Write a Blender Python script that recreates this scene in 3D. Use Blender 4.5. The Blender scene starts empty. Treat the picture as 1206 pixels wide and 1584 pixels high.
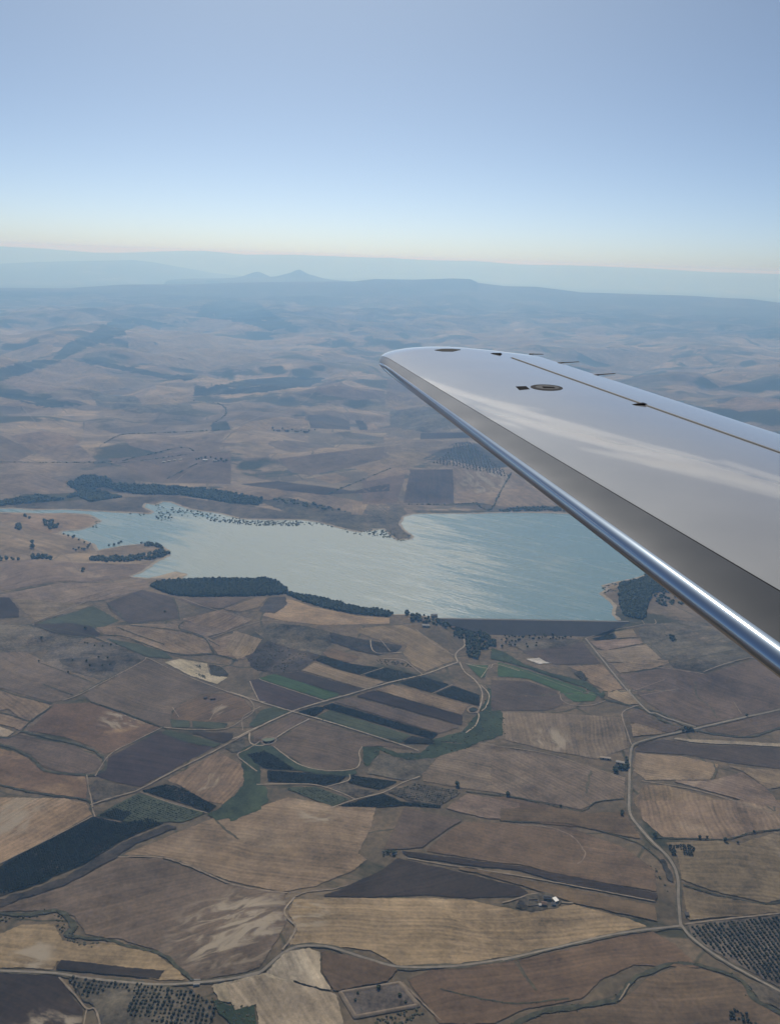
import bpy, bmesh, math, random
import numpy as np
from mathutils import Vector, Matrix
from mathutils.geometry import delaunay_2d_cdt
random.seed(7)
RNG = np.random.default_rng(7)
SC = bpy.context.scene
COL = SC.collection

# ------------------------------------------------------------------ camera, sky, sun, exposure
F_PX, CAM_H = 1372.0, 1000.0                 # focal length in photo pixels, camera height in metres
ROLL, PITCH = math.atan(44 / 1206), math.atan((792 - 400) / F_PX)
_c, _s, _cp, _sp = math.cos(ROLL), math.sin(ROLL), math.cos(PITCH), math.sin(PITCH)
AX = Vector((_c, _s * _sp, _s * _cp))
AY = Vector((-_s, _c * _sp, _c * _cp))
AF = Vector((0, _cp, -_sp))
cam_data = bpy.data.cameras.new('camera')
cam = bpy.data.objects.new('camera', cam_data)
COL.objects.link(cam)
M3 = Matrix((AX, AY, -AF)).transposed().to_4x4()
M3.translation = (0, 0, CAM_H)
cam.matrix_world = M3
cam_data.sensor_fit = 'VERTICAL'
cam_data.sensor_height = 36.0
cam_data.sensor_width = 36.0
cam_data.lens = F_PX / 1584 * 36
cam_data.clip_start, cam_data.clip_end = 0.05, 400000
SC.camera = cam

SUN_EL, SUN_AZ = math.radians(47), math.radians(-7)      # azimuth from straight ahead, positive to the right
world = bpy.data.worlds.new('World')
SC.world = world
world.use_nodes = True
wn = world.node_tree.nodes
wl = world.node_tree.links
wn.clear()
w_out = wn.new('ShaderNodeOutputWorld')
w_bg = wn.new('ShaderNodeBackground')
w_sky = wn.new('ShaderNodeTexSky')
w_sky.sky_type = 'NISHITA'
w_sky.sun_disc = False
w_sky.sun_elevation = SUN_EL
w_sky.sun_rotation = SUN_AZ
w_sky.altitude = 1500
w_sky.air_density = 0.4
w_sky.dust_density = 4.0
w_sky.ozone_density = 2.5
w_bg.inputs['Strength'].default_value = 0.103
w_wb = wn.new('ShaderNodeMix')                      # the camera's white balance: a single constant tint over the whole sky
w_wb.data_type, w_wb.blend_type = 'RGBA', 'MULTIPLY'
w_wb.inputs[0].default_value = 1.0
w_wb.inputs[7].default_value = (0.87, 1.015, 1.01, 1)
wl.new(w_sky.outputs[0], w_wb.inputs[6])
wl.new(w_wb.outputs[2], w_bg.inputs[0])
wl.new(w_bg.outputs[0], w_out.inputs[0])

sun_data = bpy.data.lights.new('sun', 'SUN')
sun_data.energy = 3.3
sun_data.angle = math.radians(0.53)
sun_data.color = (1.0, 0.94, 0.86)
sun = bpy.data.objects.new('sun', sun_data)
COL.objects.link(sun)
SUN_DIR = Vector((math.sin(SUN_AZ) * math.cos(SUN_EL), math.cos(SUN_AZ) * math.cos(SUN_EL), math.sin(SUN_EL)))
sun.rotation_euler = SUN_DIR.to_track_quat('Z', 'Y').to_euler()
sun.location = (0, 0, CAM_H + 300)

SC.view_settings.view_transform = 'Standard'
SC.view_settings.look = 'None'
SC.view_settings.exposure = 0.0
SC.view_settings.gamma = 1.0
SC.view_settings.use_curve_mapping = False
SC.render.engine = 'CYCLES'
SC.cycles.use_denoising = True
SC.cycles.max_bounces = 6
SC.cycles.diffuse_bounces = 2
SC.cycles.glossy_bounces = 4
SC.cycles.volume_bounces = 2
SC.cycles.transparent_max_bounces = 12
HAZE_DENSITY = 9.9e-5
HAZE_COLOUR = (0.285, 0.57, 1.0)
HAZE_ANISO = 0.48

# ------------------------------------------------------------------ helpers: noise, heightfield, tracing
def _hash(ix, iy, seed):
    h = (ix.astype(np.int64) * 374761393 + iy.astype(np.int64) * 668265263 + seed * 974634777) & 0x7fffffff
    h = ((h ^ (h >> 13)) * 1274126177) & 0x7fffffff
    return ((h ^ (h >> 16)) & 0xffff) / 65535.0

def perlin(x, y, seed=0):
    x = np.asarray(x, float); y = np.asarray(y, float)
    ix, iy = np.floor(x), np.floor(y)
    fx, fy = x - ix, y - iy
    u, v = fx * fx * fx * (fx * (6 * fx - 15) + 10), fy * fy * fy * (fy * (6 * fy - 15) + 10)
    def g(dx, dy):
        a = _hash(ix + dx, iy + dy, seed) * 2 * np.pi
        return np.cos(a) * (fx - dx) + np.sin(a) * (fy - dy)
    return ((g(0, 0) * (1 - u) + g(1, 0) * u) * (1 - v) + (g(0, 1) * (1 - u) + g(1, 1) * u) * v) * 1.4

def fbm(x, y, seed=0, octaves=3, gain=0.5):
    t, a, f = 0, 1.0, 1.0
    for o in range(octaves):
        t = t + a * perlin(np.asarray(x) * f, np.asarray(y) * f, seed + o * 17)
        a *= gain; f *= 2.03
    return t

def sstep(a, b, x):
    t = np.clip((x - a) / (b - a), 0, 1)
    return t * t * (3 - 2 * t)

def rays(px):
    px = np.atleast_2d(np.asarray(px, float))
    x, y = (px[:, 0] - 603) / F_PX, -(px[:, 1] - 792) / F_PX
    d = np.outer(x, AX) + np.outer(y, AY) + np.array(AF)[None]
    return d / np.linalg.norm(d, axis=1)[:, None]

def on_plane(px, z):
    d = rays(px)
    t = (z - CAM_H) / d[:, 2]
    return np.stack([d[:, 0] * t, d[:, 1] * t], 1)

def horizon_y(x):
    return 400 + (x - 603) * 44 / 1206

TILES = {'A': (0, 340, 2.0), 'B': (603, 340, 2.0), '1': (0, 960, 2.993), '2': (370, 960, 2.785), '3': (780, 960, 2.831), '4': (0, 1240, 2.993),
         '5': (370, 1240, 2.785), '6': (780, 1240, 2.831), '7': (0, 700, 2.0), '8': (560, 700, 1.867), 'g': (0, 0, 1.0)}
def PX(tile, text):
    ox, oy, s = TILES[tile]
    a = np.array([[float(v) for v in p.split(',')] for p in text.split()])
    return a / s + np.array([ox, oy])

def seg_dist(X, Y, poly, closed=False):
    """Distance from points to a polyline."""
    best = np.full(np.shape(X), 1e18)
    n = len(poly)
    for i in range(n if closed else n - 1):
        a, b = poly[i], poly[(i + 1) % n]
        ab = b - a
        t = np.clip(((X - a[0]) * ab[0] + (Y - a[1]) * ab[1]) / max(ab @ ab, 1e-9), 0, 1)
        best = np.minimum(best, (X - a[0] - t * ab[0]) ** 2 + (Y - a[1] - t * ab[1]) ** 2)
    return np.sqrt(best)

def inside(X, Y, poly):
    c = np.zeros(np.shape(X), bool)
    n = len(poly)
    for i in range(n):
        x1, y1 = poly[i]; x2, y2 = poly[(i + 1) % n]
        if y1 == y2: continue
        c ^= ((y1 > Y) != (y2 > Y)) & (X < (x2 - x1) * (Y - y1) / (y2 - y1) + x1)
    return c

def catmull(p, step, closed=False):
    p = np.asarray(p, float)
    n = len(p)
    out = []
    for i in range(n if closed else n - 1):
        g = (lambda k: p[k % n]) if closed else (lambda k: p[min(max(k, 0), n - 1)])
        p0, p1, p2, p3 = g(i - 1), g(i), g(i + 1), g(i + 2)
        m = max(1, int(np.ceil(np.linalg.norm(p2 - p1) / step)))
        for k in range(m):
            t = k / m
            out.append(0.5 * (2 * p1 + (p2 - p0) * t + (2 * p0 - 5 * p1 + 4 * p2 - p3) * t * t + (3 * p1 - p0 - 3 * p2 + p3) * t ** 3))
    if not closed: out.append(p[-1])
    return np.array(out)

def linear(p, step, closed=True):
    p = np.asarray(p, float)
    n = len(p)
    out = []
    for i in range(n if closed else n - 1):
        a, b = p[i], p[(i + 1) % n]
        m = max(1, int(np.ceil(np.linalg.norm(b - a) / step)))
        out += [a + (b - a) * k / m for k in range(m)]
    if not closed: out.append(p[-1])
    return np.array(out)

LAKE_Z = 25.0
LAKE_PX = np.concatenate([
    PX('7', '-120,176 0,173 60,173 100,178 200,176 260,180 330,183 420,187 462,190 474,184 442,168 452,158 482,162 505,152 530,154 590,176 690,190 740,205 820,209 930,208 985,215 1060,236 1110,246 1165,240'),
    PX('8', '30,222 62,220 82,240 100,252 140,249 146,243 118,222 110,208 118,184 150,177 330,176 400,173 480,173 580,176'),
    PX('g', '905,798 950,812 985,838 1003,866'),
    PX('8', '822,352 780,366 720,378 692,385 706,394 688,408 715,428 728,445 726,468 742,488'),
    PX('8', '600,485 420,481 240,481'),
    PX('8', '215,478 190,474 130,468 60,470 0,455'),
    PX('7', '1100,480 1000,452 900,436 860,405 830,395 640,399 565,397 560,388 578,377 545,369 500,382 460,390 412,386 405,380 430,374 470,352 470,345 524,318 520,304 500,290 450,282 420,286 370,290 300,305 293,285 250,268 185,251 195,244 245,240 285,228 312,212 275,192 200,187 120,189 40,186 -120,184')])
LAKE = on_plane(LAKE_PX, LAKE_Z)
RIVER_PX = np.concatenate([PX('g', '830,985 790,995 735,1010'), PX('2', '1040,150 1060,240 1110,330 1130,450 1060,500 960,530 850,570 720,590 620,560 560,560 540,625 480,660 370,655 250,635 150,575 50,565 20,590 50,650 60,720 10,790'),
                           PX('1', '1060,870 950,905 800,930'), PX('4', '600,230 450,290 300,380 150,440 -100,520')])
RIVER = on_plane(RIVER_PX, 0)
DAM_A, DAM_B = on_plane([[686, 957.5]], LAKE_Z)[0], on_plane([[958, 962]], LAKE_Z)[0]

def crest_height(prof_px, r):
    """azimuth -> height of a skyline traced in the photo, standing r metres away"""
    d = rays(prof_px)
    az = np.arctan2(d[:, 0], d[:, 1])
    z = CAM_H + r * d[:, 2] / np.hypot(d[:, 0], d[:, 1])
    return az, z
P_EDGE = crest_height(PX('g', '-250,440 0,446 100,447 190,441 300,440 400,437 500,436 545,436 580,432 640,433 700,431 727,432 740,438 780,443 830,444 900,453 940,454 1000,456 1070,458 1110,461 1160,463 1206,469 1400,474'), 18000)
P_MID = crest_height(PX('g', '-250,416 0,408 60,405 160,403 205,402 240,406 330,422 420,432 600,437 800,447 1206,470 1400,480'), 33000)
P_FAR = crest_height(PX('g', '-250,378 0,381 60,384 150,391 190,391 280,388 320,388 380,394 460,394 530,397 603,399 650,402 740,404 800,409 900,411 1000,415 1100,421 1206,424 1400,432'), 46000)
def cone(px, r):
    az, z = crest_height([px], r)
    return r * math.sin(az[0]), r * math.cos(az[0]), float(z[0])
CONES = [(cone((462, 418), 23000), 420, 1), (cone((398, 419), 24000), 330, 1)]
RIDGE = on_plane(PX('A', '-150,520 0,475 90,450 170,430 240,375 330,318 430,312 520,325'), 70)
RIDGE2 = on_plane(PX('A', '230,420 340,440 450,470 560,488 640,500'), 60)

def h_land(X, Y):
    r, az = np.hypot(X, Y), np.arctan2(X, Y)
    dr = seg_dist(X, Y, RIVER)
    valley = np.exp(-(dr / 260) ** 2)
    base = 30 * sstep(1300, 2300, r)
    near = fbm(X / 440 + 3.1, Y / 440, 5, 2) * 34 + fbm(X / 150, Y / 150 + 7, 9, 2) * 2.4
    h = (base + near + 7) * (1 - 0.85 * valley)
    f1 = sstep(3300, 5500, r)
    hills = fbm(X / 1500 + 2.3, Y / 1500 + 1.7, 21, 4, 0.5)
    rid = 1 - np.abs(fbm(X / 1900 + 5, Y / 1900 + 9, 31, 4, 0.5)) * 1.6
    h = h * (1 - f1 * 0.5) + f1 * (18 + 0.006 * np.maximum(r - 3500, 0) + 98 * hills + 68 * np.maximum(rid, -0.5))
    h = h + 70 * np.exp(-(seg_dist(X, Y, RIDGE) / 420) ** 2) + 42 * np.exp(-(seg_dist(X, Y, RIDGE2) / 260) ** 2)
    # the plateau, the ridge behind it and the farthest skyline
    e = np.interp(az, *P_EDGE)
    wob = 1300 * fbm(X / 4200, Y / 4200, 41, 3)
    s = 0.55 * sstep(10500, 16500, r + wob * sstep(19500, 16000, r)) + 0.45 * sstep(15800, 17900, r + wob * 0.6 * sstep(18000, 17000, r))
    top = e + (-0.06 * np.clip(r - 18300, 0, 6000)) + 18 * fbm(X / 900, Y / 900, 51, 3) * sstep(18000, 16000, r)
    h = h * (1 - s) + s * np.maximum(top, 0)
    m = np.interp(az, *P_MID)
    h = np.maximum(h, m * np.exp(-((r - 33000) / np.where(r < 33000, 4200, 2500)) ** 2) + 30 * fbm(X / 1500, Y / 1500, 61, 3) * np.exp(-((r - 29500) / 2500) ** 2))
    fz = np.interp(az, *P_FAR)
    h = np.maximum(h, fz * np.exp(-((r - 46000) / np.where(r < 46000, 5000, 3000)) ** 2) + 60 * fbm(X / 2500, Y / 2500, 71, 3) * np.exp(-((r - 41500) / 2500) ** 2))
    for (cx, cy, cz), w, _ in CONES:
        d = np.hypot(X - cx, (Y - cy))
        cb = cz - 260
        h = np.maximum(h, cb + 260 / (1 + (d / w) ** 1.8) * (1 + 0.12 * fbm(X / 400, Y / 400, 81, 2)) - 60 * sstep(1500, 2600, d) - 2000 * sstep(2200, 3500, d))
    return h

def h_exact(X, Y):
    h = h_land(X, Y)
    r = np.hypot(X, Y)
    k = (r > 1700) & (r < 6500)
    if k.any():
        x, y = X[k], Y[k]
        d = seg_dist(x, y, LAKE, True)
        ins = inside(x, y, LAKE)
        hl = h[k]
        ab = DAM_B - DAM_A
        L = np.linalg.norm(ab); ab = ab / L
        t = (x - DAM_A[0]) * ab[0] + (y - DAM_A[1]) * ab[1]
        side = -((x - DAM_A[0]) * -ab[1] + (y - DAM_A[1]) * ab[0])       # metres downstream of the crest line
        dm = sstep(-30, 60, t) * sstep(L + 30, L - 60, t) * (side > -5) * (side < 420)
        w = sstep(0, 260, d)
        out = (LAKE_Z + 0.5 + 0.02 * d) * (1 - w) + np.maximum(hl, LAKE_Z * 0.2) * w
        out = out * (1 - dm) + np.minimum(hl, 4 + 0.0 * d) * dm
        h[k] = np.where(ins, LAKE_Z - 0.25 - np.minimum(8, 0.08 * d), out)
    return h

# polar grid round the point below the camera: fine in front, coarse all round
A_F = np.radians(np.arange(-40, 40.001, 0.12))
R_F = np.concatenate([900 * 1.005 ** np.arange(0, 323), 900 * 1.005 ** 322 * 1.0095 ** np.arange(1, 262)])
R_F = R_F[R_F < 50500]
_rr, _aa = np.meshgrid(R_F, A_F, indexing='ij')
HG = h_exact((_rr * np.sin(_aa)).ravel(), (_rr * np.cos(_aa)).ravel()).reshape(_rr.shape)
LNR = np.log(R_F)

def ground_z(X, Y):
    X = np.asarray(X, float); Y = np.asarray(Y, float)
    r, a = np.hypot(X, Y), np.arctan2(X, Y)
    i = np.interp(np.log(np.maximum(r, 1)), LNR, np.arange(len(R_F)))
    j = (a - A_F[0]) / (A_F[1] - A_F[0])
    i = np.clip(i, 0, len(R_F) - 1.001); j = np.clip(j, 0, len(A_F) - 1.001)
    i0, j0 = i.astype(int), j.astype(int)
    u, v = i - i0, j - j0
    return (HG[i0, j0] * (1 - u) + HG[i0 + 1, j0] * u) * (1 - v) + (HG[i0, j0 + 1] * (1 - u) + HG[i0 + 1, j0 + 1] * u) * v

_tr = np.concatenate([R_F])
def to_ground(px):
    """photo pixels -> points on the terrain (first hit along each sight line)"""
    d = rays(px)
    hor = np.hypot(d[:, 0], d[:, 1])
    ux, uy, sl = d[:, 0] / hor, d[:, 1] / hor, d[:, 2] / hor
    X, Y = ux[:, None] * _tr[None], uy[:, None] * _tr[None]
    gap = CAM_H + sl[:, None] * _tr[None] - ground_z(X, Y)
    hit = gap < 0
    k = np.where(hit.any(1), hit.argmax(1), len(_tr) - 1)
    k = np.maximum(k, 1)
    q = np.arange(len(k))
    g0, g1 = gap[q, k - 1], gap[q, k]
    t = np.clip(g0 / np.where(g0 - g1 == 0, 1, g0 - g1), 0, 1)
    r = _tr[k - 1] * (1 - t) + _tr[k] * t
    return np.stack([ux * r, uy * r], 1)

# ------------------------------------------------------------------ helpers: objects
def tag(o, label=None, cat=None, group=None, kind=None):
    if label: o['label'] = label
    if cat: o['category'] = cat
    if group: o['group'] = group
    if kind: o['kind'] = kind
    return o

def mesh_obj(name, verts, faces, mat=None, parent=None, smooth=False):
    me = bpy.data.meshes.new(name)
    me.from_pydata([tuple(map(float, v)) for v in verts], [], [tuple(map(int, f)) for f in faces])
    if smooth:
        me.polygons.foreach_set('use_smooth', [True] * len(me.polygons))
    me.update()
    o = bpy.data.objects.new(name, me)
    COL.objects.link(o)
    if mat:
        for m in (mat if isinstance(mat, (list, tuple)) else [mat]): me.materials.append(m)
    if parent: o.parent = parent
    return o

def big_mesh(name, V, Fq, mat, smooth=True):
    """fast path for numpy arrays; Fq (n,3) or (n,4)"""
    V = np.asarray(V, np.float32); Fq = np.asarray(Fq, np.int32)
    me = bpy.data.meshes.new(name)
    k = Fq.shape[1]
    me.vertices.add(len(V)); me.vertices.foreach_set('co', V.ravel())
    me.loops.add(Fq.size); me.loops.foreach_set('vertex_index', Fq.ravel())
    me.polygons.add(len(Fq))
    me.polygons.foreach_set('loop_start', np.arange(0, Fq.size, k, dtype=np.int32))
    me.polygons.foreach_set('loop_total', np.full(len(Fq), k, np.int32))
    me.update(calc_edges=True)
    me.polygons.foreach_set('use_smooth', np.full(len(Fq), smooth, bool))
    me.update(); me.validate()
    o = bpy.data.objects.new(name, me)
    COL.objects.link(o)
    if mat: me.materials.append(mat)
    return o

def empty(name, loc=(0, 0, 0), rz=0.0):
    o = bpy.data.objects.new(name, None)
    o.location = loc; o.rotation_euler = (0, 0, rz)
    o.empty_display_size = 1
    COL.objects.link(o)
    return o

# ------------------------------------------------------------------ helpers: materials
class NT:
    def __init__(self, name):
        self.m = bpy.data.materials.new(name)
        self.m.use_nodes = True
        self.t = self.m.node_tree
        self.n, self.l = self.t.nodes, self.t.links
        self.n.clear()
        self.out = self.n.new('ShaderNodeOutputMaterial')
    def node(self, kind, **kw):
        o = self.n.new('ShaderNode' + kind)
        for k, v in kw.items(): setattr(o, k, v)
        return o
    def put(self, sock, v):
        if isinstance(v, bpy.types.NodeSocket): self.l.new(v, sock)
        elif v is not None: sock.default_value = v
    def math(self, op, a, b=None, clamp=False):
        o = self.node('Math', operation=op, use_clamp=clamp)
        self.put(o.inputs[0], a); self.put(o.inputs[1], b)
        return o.outputs[0]
    def vmul(self, v, s):
        o = self.node('VectorMath', operation='MULTIPLY')
        self.put(o.inputs[0], v); self.put(o.inputs[1], s)
        return o.outputs[0]
    def mix(self, f, a, b, mode='MIX'):
        o = self.node('Mix', data_type='RGBA', blend_type=mode)
        self.put(o.inputs[0], f)
        for s, v in ((o.inputs[6], a), (o.inputs[7], b)):
            self.put(s, (*v, 1) if isinstance(v, tuple) and len(v) == 3 else v)
        return o.outputs[2]
    def noise(self, vec, scale, detail=3, rough=0.55, dist=0.0):
        o = self.node('TexNoise')
        self.put(o.inputs['Vector'], vec)
        o.inputs['Scale'].default_value = scale; o.inputs['Detail'].default_value = detail
        o.inputs['Roughness'].default_value = rough; o.inputs['Distortion'].default_value = dist
        return o.outputs[0]
    def remap(self, v, a, b, c, d, smooth=False):
        o = self.node('MapRange', interpolation_type='SMOOTHSTEP' if smooth else 'LINEAR')
        for k, x in zip(range(5), (v, a, b, c, d)): self.put(o.inputs[k], x)
        return o.outputs[0]
    def ramp(self, v, stops, mode='LINEAR'):
        o = self.node('ValToRGB')
        o.color_ramp.interpolation = mode
        e = o.color_ramp.elements
        while len(e) < len(stops): e.new(0.5)
        for k, (p, c) in enumerate(stops): e[k].position = p; e[k].color = (*c, 1)
        self.put(o.inputs[0], v)
        return o.outputs[0]
    def pos(self): return self.node('NewGeometry').outputs['Position']
    def bump(self, h, strength, dist):
        o = self.node('Bump')
        o.inputs['Strength'].default_value = strength; o.inputs['Distance'].default_value = dist
        self.put(o.inputs['Height'], h)
        return o.outputs[0]
    def bsdf(self, col, rough=0.9, metal=0.0, spec=0.2, normal=None, **kw):
        o = self.node('BsdfPrincipled')
        self.put(o.inputs['Base Color'], (*col, 1) if isinstance(col, tuple) and len(col) == 3 else col)
        self.put(o.inputs['Roughness'], rough); self.put(o.inputs['Metallic'], metal)
        self.put(o.inputs['Specular IOR Level'], spec)
        if normal is not None: self.l.new(normal, o.inputs['Normal'])
        for k, v in kw.items(): self.put(o.inputs[k.replace('_', ' ')], v)
        self.l.new(o.outputs[0], self.out.inputs[0])
        return self.m

def scale_col(t, col, f):
    """colour times a scalar socket"""
    o = t.node('VectorMath', operation='SCALE')
    t.put(o.inputs[0], col); t.put(o.inputs['Scale'], f)
    return o.outputs[0]

def field_material(name, mottle=0.25, fine=0.18, rows=0.15, row_pitch=7.0, pale=0.0, pale_col=(0.30, 0.24, 0.17), tram=0.0):
    """soil / stubble / crop on a field: the object colour is the base; soil patches, fine grain, and streaks along the field's own row direction"""
    t = NT(name)
    p = t.pos()
    tint = t.node('ObjectInfo').outputs['Color']
    n1 = t.noise(p, 1 / 150, 3, 0.55, 0.6)
    n2 = t.noise(p, 1 / 34, 5, 0.65)
    n3 = t.noise(p, 1 / 6, 4, 0.75)
    at = t.node('Attribute', attribute_type='OBJECT', attribute_name='row_angle')
    vr = t.node('VectorRotate', rotation_type='Z_AXIS')
    t.put(vr.inputs['Vector'], p); t.put(vr.inputs['Angle'], t.math('MULTIPLY', at.outputs['Fac'], -1.0))
    wob = t.node('VectorMath', operation='ADD')
    t.put(wob.inputs[0], vr.outputs[0])
    off = t.node('CombineXYZ')
    t.put(off.inputs[1], t.remap(t.noise(p, 1 / 260, 2), 0, 1, -26, 26))
    t.put(wob.inputs[1], off.outputs[0])
    st = t.noise(t.vmul(wob.outputs[0], (1 / 260, 1 / row_pitch, 1 / 60)), 1.0, 3, 0.6)
    st2 = t.noise(t.vmul(wob.outputs[0], (1 / 600, 1 / (row_pitch * 4), 1 / 60)), 1.0, 2, 0.5)
    f = t.math('ADD', 1.0, t.math('MULTIPLY', t.math('SUBTRACT', n1, 0.5), 2.4 * mottle))
    f = t.math('ADD', f, t.math('MULTIPLY', t.math('SUBTRACT', n2, 0.5), 2.8 * fine))
    f = t.math('ADD', f, t.math('MULTIPLY', t.math('SUBTRACT', n3, 0.5), 2.8 * fine))
    f = t.math('ADD', f, t.math('MULTIPLY', t.math('SUBTRACT', st, 0.5), 2.5 * rows))
    f = t.math('ADD', f, t.math('MULTIPLY', t.math('SUBTRACT', st2, 0.5), 1.5 * rows))
    if tram:
        w = t.node('TexWave', wave_type='BANDS', bands_direction='Y')
        t.put(w.inputs['Vector'], wob.outputs[0])
        w.inputs['Scale'].default_value = 0.314 / (row_pitch * 1.8); w.inputs['Distortion'].default_value = 2.6; w.inputs['Detail'].default_value = 2
        f = t.math('ADD', f, t.math('MULTIPLY', t.math('SUBTRACT', w.outputs['Fac'], 0.5), t.math('MULTIPLY', tram, t.remap(n2, 0.3, 0.7, 0.3, 1.4))))
    col = scale_col(t, tint, t.math('MAXIMUM', f, 0.15))
    # warmer and cooler soil drifting across the field
    col = t.mix(t.remap(t.noise(p, 1 / 90, 2), 0.3, 0.7, 0.0, 0.35), col, scale_col(t, t.mix(1.0, tint, (0.95, 0.98, 1.12), 'MULTIPLY'), t.math('MAXIMUM', f, 0.15)))
    # a pale eroded spot where the field has one
    sp = t.node('Attribute', attribute_type='OBJECT', attribute_name='spot')
    sr = t.node('Attribute', attribute_type='OBJECT', attribute_name='spot_r')
    dv = t.node('VectorMath', operation='DISTANCE')
    t.put(dv.inputs[0], t.vmul(p, (1, 1, 0))); t.put(dv.inputs[1], sp.outputs['Vector'])
    dd = t.math('DIVIDE', dv.outputs['Value'], t.math('MAXIMUM', sr.outputs['Fac'], 0.001))
    sk = t.math('MULTIPLY', t.remap(dd, 0.45, 1.0, 1, 0, True), t.remap(t.noise(t.vmul(wob.outputs[0], (1 / 60, 1 / 26, 0)), 1.0, 4, 0.6, 0.9), 0.44, 0.62, 0, 0.85, True))
    col = t.mix(sk, col, (0.31, 0.265, 0.20))
    if pale:
        k = t.remap(t.noise(p, 1 / 110, 4, 0.6, 0.8), 0.52, 0.72, 0, pale, True)
        col = t.mix(k, col, scale_col(t, t.mix(1.0, pale_col, (1, 1, 1), 'MULTIPLY'), t.math('MAXIMUM', f, 0.3)))
    rim = t.node('Attribute', attribute_name='rim')
    rg = t.math('ADD', rim.outputs['Fac'], t.remap(t.noise(p, 1 / 7, 3, 0.7), 0.3, 0.7, -0.28, 0.22))
    alpha = t.remap(rg, 0.06, 0.20, 0, 1, True)
    return t.bsdf(col, 0.95, 0, 0.1, t.bump(n3, 0.5, 0.5), Alpha=alpha)

MAT = {}
MAT['stubble'] = field_material('stubble_field', 0.45, 0.45, 0.38, 5.0, 0.4, tram=0.17)
MAT['plough'] = field_material('ploughed_field', 0.5, 0.42, 0.32, 5.0, tram=0.10)
MAT['scrubby'] = field_material('scrubby_field', 0.95, 0.95, 0.15, 8.0, 0.35, (0.17, 0.13, 0.09))
MAT['crop'] = field_material('crop_field', 0.25, 0.35, 0.42, 4.0, tram=0.14)
MAT['rust'] = field_material('weedy_field', 0.3, 0.42, 0.22, 8.0, 0.6, (0.26, 0.18, 0.10))
MAT['bare'] = field_material('bare_soil', 0.7, 0.4, 0.5, 9.0, 0.9, (0.38, 0.33, 0.25))
MAT['reeds'] = field_material('valley_scrub', 0.7, 0.7, 0.15, 10.0)
MAT['marsh'] = field_material('marsh', 0.45, 0.6, 0.25, 12.0)

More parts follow.
